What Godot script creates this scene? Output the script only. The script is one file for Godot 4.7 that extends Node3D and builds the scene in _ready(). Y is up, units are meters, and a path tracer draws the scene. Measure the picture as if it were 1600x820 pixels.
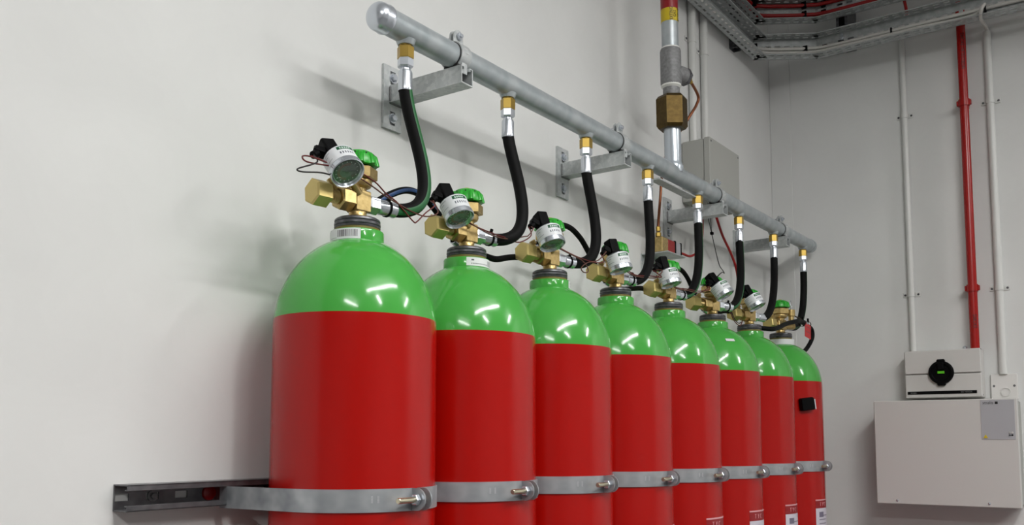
extends Node3D
# Gas extinguishing plant: eight cylinders on a strut rail, their hoses and the manifold above. Metres, y up, floor at y = 0.

const FL := 1.25                 # height of the clamp line above the floor
const ZW := -0.17                # face of the wall behind the cylinders
const XF := 2.5                # face of the end wall
const RC := 0.1335               # cylinder radius
const PITCH := 0.29539           # cylinder spacing
const MX := 0.1206               # first manifold outlet
const MP := 0.31931              # outlet spacing
const MY := 0.8339               # manifold axis above the clamp line
const MZ := -0.0058
const MR := 0.0243

var used := {}
var mats := {}
var font: Font
var glands := []                # where each gauge plug lets its wires out


class MB:
	var v := PackedVector3Array()
	var n := PackedVector3Array()
	var u := PackedVector2Array()

	func tri(a: Vector3, b: Vector3, c: Vector3, na: Vector3, nb: Vector3, nc: Vector3, ua := Vector2.ZERO, ub := Vector2.ZERO, uc := Vector2.ZERO) -> void:
		var g := (b - a).cross(c - a)
		if g.length_squared() < 1e-18:
			return
		if g.dot(na + nb + nc) > 0.0:
			v.append_array([a, c, b]); n.append_array([na, nc, nb]); u.append_array([ua, uc, ub])
		else:
			v.append_array([a, b, c]); n.append_array([na, nb, nc]); u.append_array([ua, ub, uc])

	func quad(a: Vector3, b: Vector3, c: Vector3, d: Vector3, nn: Vector3) -> void:
		tri(a, b, c, nn, nn, nn, Vector2(0, 1), Vector2(1, 1), Vector2(1, 0))
		tri(a, c, d, nn, nn, nn, Vector2(0, 1), Vector2(1, 0), Vector2(0, 0))

	# a box with chamfered edges
	func box(size: Vector3, xf := Transform3D(), bev := 0.0) -> MB:
		var h := size * 0.5
		var bb: float = min(bev, min(h.x, min(h.y, h.z)) * 0.9)
		if bb <= 0.0:
			for ax in 3:
				for s in [-1.0, 1.0]:
					var nn := Vector3.ZERO; nn[ax] = s
					var p: Array[Vector3] = []
					for k in [[-1, -1], [1, -1], [1, 1], [-1, 1]]:
						var q := Vector3.ZERO
						q[ax] = s * h[ax]; q[(ax + 1) % 3] = k[0] * h[(ax + 1) % 3]; q[(ax + 2) % 3] = k[1] * h[(ax + 2) % 3]
						p.append(xf * q)
					quad(p[0], p[1], p[2], p[3], (xf.basis * nn).normalized())
			return self
		var corner := func(s: Vector3, ax: int) -> Vector3:
			var q := s * (h - Vector3.ONE * bb)
			q[ax] = s[ax] * h[ax]
			return xf * q
		for ax in 3:
			for s in [-1.0, 1.0]:
				var nn := Vector3.ZERO; nn[ax] = s
				var p: Array[Vector3] = []
				for k in [[-1, -1], [1, -1], [1, 1], [-1, 1]]:
					var sg := Vector3.ZERO
					sg[ax] = s; sg[(ax + 1) % 3] = k[0]; sg[(ax + 2) % 3] = k[1]
					p.append(corner.call(sg, ax))
				quad(p[0], p[1], p[2], p[3], (xf.basis * nn).normalized())
		for ax in 3:
			var a1 := (ax + 1) % 3
			var a2 := (ax + 2) % 3
			for s1 in [-1.0, 1.0]:
				for s2 in [-1.0, 1.0]:
					var lo := Vector3.ZERO; lo[a1] = s1; lo[a2] = s2; lo[ax] = -1
					var hi := lo; hi[ax] = 1
					var n1 := Vector3.ZERO; n1[a1] = s1
					var n2 := Vector3.ZERO; n2[a2] = s2
					n1 = (xf.basis * n1).normalized(); n2 = (xf.basis * n2).normalized()
					var p0: Vector3 = corner.call(lo, a1)
					var p1: Vector3 = corner.call(hi, a1)
					var p2: Vector3 = corner.call(hi, a2)
					var p3: Vector3 = corner.call(lo, a2)
					tri(p0, p1, p2, n1, n1, n2); tri(p0, p2, p3, n1, n2, n2)
		for sx in [-1.0, 1.0]:
			for sy in [-1.0, 1.0]:
				for sz in [-1.0, 1.0]:
					var s := Vector3(sx, sy, sz)
					var nn := (xf.basis * s).normalized()
					tri(corner.call(s, 0), corner.call(s, 1), corner.call(s, 2), nn, nn, nn)
		return self

	# profile of (radius, y) turned round the local y axis; flat gives faceted prisms
	func lathe(prof: Array, segs: int, xf := Transform3D(), flat := false, a0 := 0.0, a1 := TAU, uvs := false) -> MB:
		var m := prof.size()
		var sn: Array[Vector2] = []
		for k in m - 1:
			var d: Vector2 = prof[k + 1] - prof[k]
			sn.append(Vector2(d.y, -d.x).normalized())
		for k in m - 1:
			var na := sn[k]
			var nb := sn[k]
			if not flat:
				if k > 0 and sn[k - 1].dot(sn[k]) > 0.8: na = (sn[k - 1] + sn[k]).normalized()
				if k < m - 2 and sn[k + 1].dot(sn[k]) > 0.8: nb = (sn[k + 1] + sn[k]).normalized()
			for j in segs:
				var t0 := a0 + (a1 - a0) * j / segs
				var t1 := a0 + (a1 - a0) * (j + 1) / segs
				var d0 := Vector3(cos(t0), 0, sin(t0))
				var d1 := Vector3(cos(t1), 0, sin(t1))
				var e0 := d0
				var e1 := d1
				if flat:
					e0 = (d0 + d1).normalized(); e1 = e0
				var P: Vector2 = prof[k]
				var Q: Vector2 = prof[k + 1]
				var pts := [xf * (d0 * P.x + Vector3(0, P.y, 0)), xf * (d1 * P.x + Vector3(0, P.y, 0)), xf * (d1 * Q.x + Vector3(0, Q.y, 0)), xf * (d0 * Q.x + Vector3(0, Q.y, 0))]
				var nn := [e0 * na.x + Vector3(0, na.y, 0), e1 * na.x + Vector3(0, na.y, 0), e1 * nb.x + Vector3(0, nb.y, 0), e0 * nb.x + Vector3(0, nb.y, 0)]
				for q in 4: nn[q] = (xf.basis * nn[q]).normalized()
				var uu := [Vector2.ZERO, Vector2.ZERO, Vector2.ZERO, Vector2.ZERO]
				if uvs:
					var x0 := 1.0 - float(j) / segs
					var x1 := 1.0 - float(j + 1) / segs
					var y0: float = 1.0 - (P.y - prof[0].y) / (prof[m - 1].y - prof[0].y)
					var y1: float = 1.0 - (Q.y - prof[0].y) / (prof[m - 1].y - prof[0].y)
					uu = [Vector2(x0, y0), Vector2(x1, y0), Vector2(x1, y1), Vector2(x0, y1)]
				tri(pts[0], pts[1], pts[2], nn[0], nn[1], nn[2], uu[0], uu[1], uu[2])
				tri(pts[0], pts[2], pts[3], nn[0], nn[2], nn[3], uu[0], uu[2], uu[3])
		return self

	# tube along points; a part of the circle when a0..a1 is given; angle 0 points along ref
	func tube(pts: Array, r: float, segs := 12, caps := true, ref := Vector3.UP, a0 := 0.0, a1 := TAU) -> MB:
		var m := pts.size()
		var rings := []
		var norms := []
		var N := ref
		for k in m:
			var T: Vector3 = (pts[min(k + 1, m - 1)] - pts[max(k - 1, 0)]).normalized()
			N = (N - T * N.dot(T))
			if N.length() < 1e-4: N = T.cross(Vector3(0.3, 0.7, 0.2))
			N = N.normalized()
			var B := T.cross(N)
			var ring := []
			var nr := []
			for j in segs + 1:
				var a := a0 + (a1 - a0) * j / segs
				var d := N * cos(a) + B * sin(a)
				ring.append(pts[k] + d * r); nr.append(d)
			rings.append(ring); norms.append(nr)
		for k in m - 1:
			for j in segs:
				tri(rings[k][j], rings[k][j + 1], rings[k + 1][j + 1], norms[k][j], norms[k][j + 1], norms[k + 1][j + 1])
				tri(rings[k][j], rings[k + 1][j + 1], rings[k + 1][j], norms[k][j], norms[k + 1][j + 1], norms[k + 1][j])
		if caps:
			for e in [0, m - 1]:
				var T: Vector3 = (pts[1] - pts[0]).normalized() * -1.0 if e == 0 else (pts[m - 1] - pts[m - 2]).normalized()
				for j in segs:
					tri(pts[e], rings[e][j], rings[e][j + 1], T, T, T)
		return self

	# outline (x, y) extruded along local z from 0 to depth
	func extrude(poly: PackedVector2Array, depth: float, xf := Transform3D(), z0 := 0.0) -> MB:
		var idx := Geometry2D.triangulate_polygon(poly)
		var cw := Geometry2D.is_polygon_clockwise(poly)
		for s in [0, 1]:
			var z: float = z0 + depth * s
			var nn := (xf.basis * Vector3(0, 0, -1.0 if s == 0 else 1.0)).normalized()
			for k in range(0, idx.size(), 3):
				var q: Array[Vector3] = []
				for j in 3: q.append(xf * Vector3(poly[idx[k + j]].x, poly[idx[k + j]].y, z))
				tri(q[0], q[1], q[2], nn, nn, nn)
		for k in poly.size():
			var a := poly[k]
			var b := poly[(k + 1) % poly.size()]
			var d := (b - a).normalized()
			var o := Vector2(-d.y, d.x) if cw else Vector2(d.y, -d.x)
			# outward for counter-clockwise outlines in a y-up plane is (dy, -dx)
			var nn := (xf.basis * Vector3(o.x, o.y, 0)).normalized()
			if Geometry2D.is_point_in_polygon((a + b) * 0.5 + o * 1e-5, poly): nn = -nn
			quad(xf * Vector3(a.x, a.y, z0), xf * Vector3(b.x, b.y, z0), xf * Vector3(b.x, b.y, z0 + depth), xf * Vector3(a.x, a.y, z0 + depth), nn)
		return self

	# plate in the local xy plane (0..L, 0..H), thickness th along z, with rows of slots [yc, height, length, pitch, first]
	func slotted(L: float, H: float, th: float, rows: Array, xf := Transform3D()) -> MB:
		var y := 0.0
		for r in rows:
			var ya: float = r[0] - r[1] * 0.5
			var yb: float = r[0] + r[1] * 0.5
			strip(0, L, y, ya, th, xf)
			var x := 0.0
			var c: float = r[4]
			while c + r[2] * 0.5 < L:
				if c - r[2] * 0.5 > x:
					strip(x, c - r[2] * 0.5, ya, yb, th, xf)
					x = c + r[2] * 0.5
				c += r[3]
			strip(x, L, ya, yb, th, xf)
			y = yb
		strip(0, L, y, H, th, xf)
		return self

	func strip(xa: float, xb: float, ya: float, yb: float, th: float, xf: Transform3D) -> void:
		if xb - xa < 1e-5 or yb - ya < 1e-5: return
		box(Vector3(xb - xa, yb - ya, th), xf * Transform3D(Basis(), Vector3((xa + xb) * 0.5, (ya + yb) * 0.5, th * 0.5)))

	func mesh() -> ArrayMesh:
		var a := []
		a.resize(Mesh.ARRAY_MAX)
		a[Mesh.ARRAY_VERTEX] = v
		a[Mesh.ARRAY_NORMAL] = n
		a[Mesh.ARRAY_TEX_UV] = u
		var m := ArrayMesh.new()
		m.add_surface_from_arrays(Mesh.PRIMITIVE_TRIANGLES, a)
		return m


# ---------------------------------------------------------------- helpers
func numbered(called: String) -> String:
	if not used.has(called):
		used[called] = 0
		return called
	used[called] += 1
	return "%s_%03d" % [called, used[called]]

func W(x: float, y: float, z: float) -> Vector3:      # point given from the clamp line
	return Vector3(x, y + FL, z)

func at(p: Vector3, b := Basis()) -> Transform3D:
	return Transform3D(b, p)

func along(dir: Vector3, p := Vector3.ZERO, hint := Vector3.UP) -> Transform3D:   # local y along dir
	var y := dir.normalized()
	var h := hint
	if absf(h.dot(y)) > 0.95: h = Vector3(1, 0, 0) if absf(y.x) < 0.9 else Vector3(0, 0, 1)
	var z := h - y * h.dot(y)
	z = z.normalized()
	var x := y.cross(z)
	return Transform3D(Basis(x, y, z), p)

func thing(called: String, label: String, category: String, pos := Vector3.ZERO, group := "") -> Node3D:
	var o := Node3D.new()
	o.name = numbered(called)
	add_child(o)
	o.position = pos
	tag(o, label, category, group)
	return o

func tag(o: Node, label: String, category: String, group := "") -> void:
	o.set_meta("label", label)
	o.set_meta("category", category)
	if group != "": o.set_meta("group", group)

func part(called: String, mb, m: Material, parent: Node, xf := Transform3D()) -> MeshInstance3D:
	var o := MeshInstance3D.new()
	o.name = called
	o.mesh = mb.mesh() if mb is MB else mb
	o.material_override = m
	o.transform = xf
	parent.add_child(o, true)
	return o

func top(called: String, mb, m: Material, label: String, category: String, group := "", pos := Vector3.ZERO) -> MeshInstance3D:
	var o := part(numbered(called), mb, m, self)
	o.position = pos
	tag(o, label, category, group)
	return o

func struct(called: String, mb, m: Material) -> MeshInstance3D:
	var o := part(called, mb, m, self)
	o.set_meta("kind", "structure")
	return o

func text(parent: Node, s: String, size: float, m: Material, xf: Transform3D, called := "lettering") -> MeshInstance3D:
	var t := TextMesh.new()
	t.text = s
	t.font = font
	t.font_size = 32
	t.pixel_size = size / 24.0
	t.depth = 0.0006
	t.curve_step = 4.0
	return part(called, t, m, parent, xf)

func smooth(p: Array, per := 8) -> Array:
	var out := []
	for k in p.size() - 1:
		var a: Vector3 = p[max(k - 1, 0)]
		var b: Vector3 = p[k]
		var c: Vector3 = p[k + 1]
		var d: Vector3 = p[min(k + 2, p.size() - 1)]
		for j in per:
			out.append(b.cubic_interpolate(c, a, d, float(j) / per))
	out.append(p[p.size() - 1])
	return out

func circle(r: float, c := Vector2.ZERO, k := 20) -> PackedVector2Array:
	var o := PackedVector2Array()
	for j in k: o.append(c + Vector2(cos(TAU * j / k), sin(TAU * j / k)) * r)
	return o

func rrect(w: float, h: float, r: float, c := Vector2.ZERO, k := 4) -> PackedVector2Array:
	var o := PackedVector2Array()
	for q in 4:
		var m := Vector2([1, -1, -1, 1][q] * (w * 0.5 - r), [1, 1, -1, -1][q] * (h * 0.5 - r))
		for j in k + 1:
			var t := PI * 0.5 * (q + float(j) / k)
			o.append(c + m + Vector2(cos(t), sin(t)) * r)
	return o

func hexnut(mb: MB, r: float, h: float, xf := Transform3D(), ch := 0.12) -> MB:   # corner radius r, from y 0 to h
	return mb.lathe([Vector2(0, 0), Vector2(r * 0.86, 0), Vector2(r, h * ch), Vector2(r, h * (1.0 - ch)), Vector2(r * 0.86, h), Vector2(0, h)], 6, xf, true)

# ---------------------------------------------------------------- materials
func noise_image(seed_: int, freq: float, lo: Color, hi: Color, cell := false, size := 256) -> ImageTexture:
	var f := FastNoiseLite.new()
	f.seed = seed_
	f.frequency = freq
	f.noise_type = FastNoiseLite.TYPE_CELLULAR if cell else FastNoiseLite.TYPE_SIMPLEX_SMOOTH
	if cell: f.cellular_return_type = FastNoiseLite.RETURN_CELL_VALUE
	f.fractal_octaves = 3
	if cell: f.fractal_type = FastNoiseLite.FRACTAL_NONE
	var g := f.get_seamless_image(size, size)
	var im := Image.create_empty(size, size, false, Image.FORMAT_RGB8)
	for y in size:
		for x in size:
			im.set_pixel(x, y, lo.lerp(hi, g.get_pixel(x, y).r))
	return ImageTexture.create_from_image(im)

func mat(called: String, c: Color, rough := 0.5, metal := 0.0, tex: Texture2D = null, scale_ := 1.0) -> StandardMaterial3D:
	var m := StandardMaterial3D.new()
	m.resource_name = called
	m.albedo_color = c
	m.roughness = rough
	m.metallic = metal
	m.metallic_specular = 0.5
	if tex:
		m.albedo_texture = tex
		m.uv1_triplanar = true
		m.uv1_scale = Vector3.ONE * scale_
	mats[called] = m
	return m

func grain(m: StandardMaterial3D, seed_: int, freq: float, amount: float) -> void:
	var f := FastNoiseLite.new()
	f.seed = seed_
	f.frequency = freq
	f.fractal_octaves = 3
	var g := f.get_seamless_image(256, 256)
	g.convert(Image.FORMAT_RGB8)
	g.bump_map_to_normal_map(amount)
	m.normal_enabled = true
	m.normal_texture = ImageTexture.create_from_image(g)
	m.normal_scale = 1.0
	m.uv1_triplanar = true

func make_materials() -> void:
	var w := mat("wall_paint", Color(0.875, 0.875, 0.87), 0.75, 0.0, noise_image(3, 0.01, Color(0.965, 0.965, 0.965), Color.WHITE), 0.8)
	grain(w, 11, 0.05, 0.12)
	mat("ceiling_paint", Color(0.86, 0.86, 0.86), 0.9)
	mat("floor_paint", Color(0.42, 0.42, 0.42), 0.5, 0.0, noise_image(5, 0.02, Color(0.9, 0.9, 0.9), Color.WHITE), 0.7)
	var red := mat("red_paint", Color(0.65, 0.03, 0.008), 0.22)
	red.metallic_specular = 0.42
	red.uv1_scale = Vector3.ONE * 2.0
	var green := mat("green_paint", Color(0.28, 0.635, 0.265), 0.13)
	green.uv1_scale = Vector3.ONE * 3.0
	grain(green, 21, 0.015, 0.35)
	mat("green_plastic", Color(0.15, 0.62, 0.16), 0.3)
	mat("galvanized", Color(0.80, 0.81, 0.81), 0.42, 0.35, noise_image(7, 0.05, Color(0.87, 0.88, 0.885), Color(0.98, 0.98, 0.98), true), 11.0)
	mat("zinc_pipe", Color(0.74, 0.76, 0.77), 0.33, 0.4, noise_image(9, 0.02, Color(0.84, 0.86, 0.87), Color.WHITE), 4.0)
	mat("zinc_bright", Color(0.82, 0.84, 0.87), 0.25, 0.8)
	mat("zinc_smooth", Color(0.74, 0.77, 0.80), 0.25, 0.5)
	mat("strap_zinc", Color(0.76, 0.77, 0.78), 0.34, 0.5, noise_image(13, 0.015, Color(0.7, 0.71, 0.73), Color.WHITE), 5.0)
	mat("rail_steel", Color(0.50, 0.50, 0.51), 0.38, 0.7, noise_image(29, 0.02, Color(0.75, 0.75, 0.76), Color.WHITE), 5.0)
	mat("cast_iron", Color(0.58, 0.58, 0.585), 0.55, 0.3, noise_image(15, 0.06, Color(0.75, 0.75, 0.75), Color.WHITE), 6.0)
	mat("dark_steel", Color(0.46, 0.46, 0.48), 0.35, 0.5, noise_image(17, 0.03, Color(0.55, 0.55, 0.55), Color.WHITE), 8.0)
	mat("nickel", Color(0.85, 0.82, 0.72), 0.28, 1.0)
	mat("brass", Color(0.83, 0.73, 0.51), 0.33, 0.8, noise_image(19, 0.03, Color(0.82, 0.8, 0.74), Color.WHITE), 10.0)
	mat("brass_cap", Color(0.81, 0.73, 0.48), 0.45, 0.7)
	mat("brass_dull", Color(0.36, 0.29, 0.135), 0.42, 0.75, noise_image(23, 0.03, Color(0.75, 0.72, 0.65), Color.WHITE), 8.0)
	mat("brass_bright", Color(0.66, 0.55, 0.27), 0.3, 0.8)
	mat("copper", Color(0.52, 0.32, 0.22), 0.4, 0.8)
	mat("rubber", Color(0.05, 0.05, 0.052), 0.62).metallic_specular = 0.25
	mat("hose_stripe", Color(0.07, 0.36, 0.17), 0.45)
	mat("hose_stripe_blue", Color(0.17, 0.29, 0.47), 0.5)
	mat("black_plastic", Color(0.03, 0.03, 0.035), 0.5).metallic_specular = 0.2
	mat("dark_band", Color(0.09, 0.09, 0.09), 0.6)
	mat("wire_red", Color(0.36, 0.07, 0.06), 0.45)
	mat("wire_brown", Color(0.36, 0.20, 0.16), 0.45)
	mat("wire_black", Color(0.09, 0.06, 0.06), 0.45)
	mat("cable_red", Color(0.60, 0.04, 0.05), 0.4)
	mat("cable_white", Color(0.80, 0.79, 0.77), 0.5)
	mat("pvc_white", Color(0.84, 0.84, 0.83), 0.35)
	mat("pvc_red", Color(0.62, 0.045, 0.03), 0.25)
	mat("box_grey", Color(0.66, 0.66, 0.64), 0.5)
	mat("panel_grey", Color(0.80, 0.79, 0.78), 0.45)
	mat("panel_plate", Color(0.68, 0.68, 0.70), 0.35)
	mat("plate_white", Color(0.88, 0.87, 0.86), 0.35)
	mat("label_white", Color(0.86, 0.86, 0.87), 0.4)
	mat("label_red", Color(0.55, 0.03, 0.07), 0.35)
	mat("label_yellow", Color(0.80, 0.70, 0.10), 0.45)
	mat("ink", Color(0.05, 0.05, 0.05), 0.6)
	mat("ink_grey", Color(0.45, 0.45, 0.45), 0.6)
	mat("ink_pink", Color(0.85, 0.62, 0.64), 0.6)
	mat("tape_white", Color(0.88, 0.88, 0.86), 0.7)
	mat("tag_red", Color(0.78, 0.13, 0.15), 0.5)
	mat("led_green", Color(0.35, 0.75, 0.08), 0.4)
	mat("band_olive", Color(0.45, 0.40, 0.16), 0.5)
	mat("solenoid_red", Color(0.55, 0.03, 0.03), 0.3)
	var tray := mat("tray_zinc", Color(0.75, 0.76, 0.76), 0.45, 0.35, noise_image(27, 0.03, Color(0.82, 0.83, 0.83), Color.WHITE), 4.0)
	tray.metallic_specular = 0.5
	var gl := mat("gauge_glass", Color(0.9, 0.95, 0.92, 0.12), 0.03)
	gl.transparency = BaseMaterial3D.TRANSPARENCY_ALPHA
	var lamp := mat("lamp_diffuser", Color(0.95, 0.95, 0.95), 0.6)
	lamp.emission_enabled = true
	lamp.emission = Color(1, 0.98, 0.95)
	lamp.emission_energy_multiplier = 2.0
	mat("lamp_body", Color(0.85, 0.85, 0.85), 0.5)

func picture(im: Image, called: String, rough := 0.4) -> StandardMaterial3D:
	var m := StandardMaterial3D.new()
	m.resource_name = called
	m.albedo_texture = ImageTexture.create_from_image(im)
	m.roughness = rough
	mats[called] = m
	return m

func make_prints() -> void:
	# bar code sticker
	var im := Image.create_empty(256, 96, false, Image.FORMAT_RGB8)
	im.fill(Color(0.87, 0.87, 0.88))
	var rng := RandomNumberGenerator.new()
	rng.seed = 5
	var x := 96
	while x < 232:
		var k := rng.randi_range(2, 6)
		im.fill_rect(Rect2i(x, 14, k, 62), Color(0.22, 0.18, 0.22))
		x += k + rng.randi_range(2, 6)
	for j in 9: im.fill_rect(Rect2i(18 + j * 8, 78, 5, 8), Color(0.55, 0.55, 0.56))
	picture(im, "print_barcode")
	# number sticker
	im = Image.create_empty(256, 72, false, Image.FORMAT_RGB8)
	im.fill(Color(0.88, 0.88, 0.89))
	im.fill_rect(Rect2i(38, 16, 22, 12), Color(0.35, 0.35, 0.36))
	for j in 13: im.fill_rect(Rect2i(38 + j * 12, 48, 7, 9), Color(0.45, 0.45, 0.46))
	for j in 12: im.fill_rect(Rect2i(196 + j * 5, 16, 3, 46), Color(0.5, 0.5, 0.52))
	picture(im, "print_number")
	# band of print round the gauge: white with a green block and small lines
	im = Image.create_empty(512, 96, false, Image.FORMAT_RGB8)
	im.fill(Color(0.86, 0.87, 0.88))
	for s in [0, 256]:
		im.fill_rect(Rect2i(s + 16, 8, 92, 26), Color(0.05, 0.30, 0.18))
		for j in 5: im.fill_rect(Rect2i(s + 30 + j * 12, 14, 8, 14), Color(0.75, 0.82, 0.78))
		for j in 6: im.fill_rect(Rect2i(s + 22 + j * 13, 52, 6, 18), Color(0.30, 0.32, 0.36))
		im.fill_rect(Rect2i(s + 120, 0, 2, 96), Color(0.45, 0.45, 0.46))
		for j in 4: im.fill_rect(Rect2i(s + 136, 14 + j * 18, 96 - (j % 3) * 20, 3), Color(0.50, 0.52, 0.55))
	picture(im, "print_gauge_band")
	# dial
	im = Image.create_empty(128, 128, false, Image.FORMAT_RGB8)
	for yy in 128:
		for xx in 128:
			var p := Vector2(xx - 63.5, yy - 63.5) / 64.0
			var r := p.length()
			var a := fposmod(rad_to_deg(atan2(p.x, -p.y)) + 360.0, 360.0)
			var c := Color(0.08, 0.085, 0.085)
			if r < 0.72: c = Color(0.27, 0.29, 0.28)
			if r > 0.52 and r < 0.72 and (a > 215.0 or a < 60.0): c = Color(0.36, 0.08, 0.05)
			if r > 0.52 and r < 0.72 and a >= 60.0 and a < 130.0: c = Color(0.05, 0.16, 0.08)
			if r > 0.76 and r < 0.86 and fposmod(a, 24.0) < 5.0: c = Color(0.7, 0.7, 0.68)
			im.set_pixel(xx, yy, c)
	picture(im, "print_dial", 0.3)
	# approval label on the cylinder front, below the red band
	im = Image.create_empty(128, 256, false, Image.FORMAT_RGB8)
	im.fill(Color(0.80, 0.78, 0.82))
	for j in 14: im.fill_rect(Rect2i(18, 26 + j * 15, 92 - (j * 37) % 40, 4), Color(0.55, 0.52, 0.58))
	im.fill_rect(Rect2i(18, 14, 30, 20), Color(0.45, 0.42, 0.5))
	picture(im, "print_cylinder_label")


# ---------------------------------------------------------------- the scene
func _ready() -> void:
	# camera
	var cam := Camera3D.new()
	cam.name = "camera"
	add_child(cam)
	var R := Vector3(0.5796, 0.0009, 0.8149)
	var F := Vector3(0.8114, 0.0918, -0.5773)
	F = F.normalized()
	R = (R - F * R.dot(F)).normalized()
	cam.transform = Transform3D(Basis(R, R.cross(F), -F), W(-1.0904, 0.0936, 1.0943))
	cam.projection = Camera3D.PROJECTION_FRUSTUM
	cam.near = 0.05
	cam.far = 50.0
	cam.size = 820.0 / 1442.35 * cam.near
	cam.frustum_offset = Vector2(0, (551.65 - 410.0) / 1442.35 * cam.near)
	cam.current = true
	# surroundings: a closed room, so the sky itself stays dark
	var we := WorldEnvironment.new()
	we.name = "surroundings"
	var env := Environment.new()
	env.background_mode = Environment.BG_COLOR
	env.background_color = Color(0, 0, 0)
	env.tonemap_mode = Environment.TONE_MAPPER_LINEAR
	env.tonemap_exposure = 1.0
	env.sdfgi_enabled = true
	env.ssao_enabled = true
	env.ssil_enabled = true
	we.environment = env
	add_child(we)
	font = SystemFont.new()
	font.font_names = PackedStringArray(["Droid Sans"])
	make_materials()
	make_prints()
	lamps()
	room()
	wall_fittings()
	trays()
	manifold()
	brackets()
	cylinders()
	rail_and_clamps()
	hoses()
	wires()
	small_things()


func lamps() -> void:
	# four ceiling fittings: [centre x, z, length, turned, energy, label]
	var spots := [
		[-0.05, 1.68, 1.7, 0.0, 22.0, "long white ceiling lamp parallel to the cylinder row, nearest to it"],
		[-0.55, 2.75, 1.1, PI / 2, 24.0, "short white ceiling lamp behind the long one, towards the camera"],
		[1.8, 2.9, 1.1, PI / 2, 24.0, "short white ceiling lamp in front of the end wall"],
		[-2.5, 2.0, 1.3, PI / 2, 28.0, "short white ceiling lamp farthest from the end wall"]]
	for s in spots:
		var t := thing("ceiling_lamp", s[5], "lamp", W(s[0], 1.80, s[1]))
		t.rotation.y = s[3]
		part("housing", MB.new().box(Vector3(s[2] + 0.06, 0.05, 0.14), at(Vector3(0, 0.035, 0)), 0.008), mats.lamp_body, t)
		part("top_diffuser", MB.new().box(Vector3(s[2], 0.003, 0.11), at(Vector3(0, 0.0612, 0)), 0.001), mats.lamp_diffuser, t)
		part("diffuser", MB.new().box(Vector3(s[2], 0.012, 0.11), at(Vector3(0, 0.004, 0)), 0.004), mats.lamp_diffuser, t)
		for k in [-1, 1]:
			part("suspension_wire", MB.new().tube([Vector3(k * s[2] * 0.4, 0.06, 0), Vector3(k * s[2] * 0.4, 0.35, 0)], 0.002, 6), mats.zinc_bright, t)
		var l := AreaLight3D.new()
		l.name = "lamp_light"
		l.area_size = Vector2(s[2], 0.11)
		l.area_normalize_energy = false
		l.light_energy = s[4]
		l.light_color = Color(1.0, 1.0, 0.99)
		l.area_range = 14.0
		l.shadow_enabled = true
		l.transform = Transform3D(Basis(Vector3(1, 0, 0), -PI / 2), Vector3(0, -0.006, 0))
		t.add_child(l)
		# the open top throws some light on the ceiling
		var up := AreaLight3D.new()
		up.name = "lamp_uplight"
		up.area_size = Vector2(s[2], 0.11)
		up.area_normalize_energy = false
		up.light_energy = s[4] * 0.3
		up.light_color = l.light_color
		up.area_range = 14.0
		up.shadow_enabled = true
		up.transform = Transform3D(Basis(Vector3(1, 0, 0), PI / 2), Vector3(0, 0.064, 0))
		t.add_child(up)


func room() -> void:
	var x0 := -6.0
	var z1 := 6.0
	var H := 2.15 + FL
	var th := 0.15
	struct("wall_left", MB.new().box(Vector3(XF - x0 + 2 * th, H, th), at(Vector3((XF + x0) / 2, H / 2, ZW - th / 2))), mats.wall_paint)
	struct("wall_back", MB.new().box(Vector3(th, H, z1 - ZW), at(Vector3(XF + th / 2, H / 2, (z1 + ZW) / 2))), mats.wall_paint)
	struct("wall_front", MB.new().box(Vector3(th, H, z1 - ZW), at(Vector3(x0 - th / 2, H / 2, (z1 + ZW) / 2))), mats.wall_paint)
	struct("wall_right", MB.new().box(Vector3(XF - x0 + 2 * th, H, th), at(Vector3((XF + x0) / 2, H / 2, z1 + th / 2))), mats.wall_paint)
	struct("trim_1", MB.new().box(Vector3(0.005, H, 0.085), at(Vector3(XF - 0.0024, H / 2, ZW + 0.0425)), 0.002), mats.wall_paint)
	struct("floor", MB.new().box(Vector3(XF - x0 + 2 * th, th, z1 - ZW + 2 * th), at(Vector3((XF + x0) / 2, -th / 2, (z1 + ZW) / 2))), mats.floor_paint)
	struct("ceiling", MB.new().box(Vector3(XF - x0 + 2 * th, th, z1 - ZW + 2 * th), at(Vector3((XF + x0) / 2, H + th / 2, (z1 + ZW) / 2))), mats.ceiling_paint)


# a round conduit up a wall with saddle clips; out is the direction away from the wall, side along it
func conduit(called: String, label: String, base: Vector3, height: float, r: float, out: Vector3, side: Vector3, clips: Array, m: Material, clip_m: Material) -> Node3D:
	var t := thing(called, label, "pipe", base)
	part("tube", MB.new().lathe([Vector2(0, 0), Vector2(r, 0), Vector2(r, height), Vector2(0, height)], 20), m, t)
	for c in clips:
		var mb := MB.new()
		mb.lathe([Vector2(r, -0.009), Vector2(r + 0.002, -0.009), Vector2(r + 0.002, 0.009), Vector2(r, 0.009)], 20, at(Vector3(0, c, 0)))
		for s in [-1, 1]:
			mb.box(Vector3(0.018, 0.018, 0.003), at(side * s * (r + 0.010) - out * (r - 0.0015) + Vector3(0, c, 0), Basis(side, Vector3.UP, out)), 0.001)
		var cl := part("saddle_clip", mb, clip_m, t)
		for s in [-1, 1]:
			part("screw", MB.new().lathe([Vector2(0, 0), Vector2(0.0042, 0), Vector2(0.003, 0.0025), Vector2(0, 0.003)], 10, along(out, side * s * (r + 0.012) - out * (r - 0.003) + Vector3(0, c, 0))), mats.dark_steel, cl)
	return t


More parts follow.
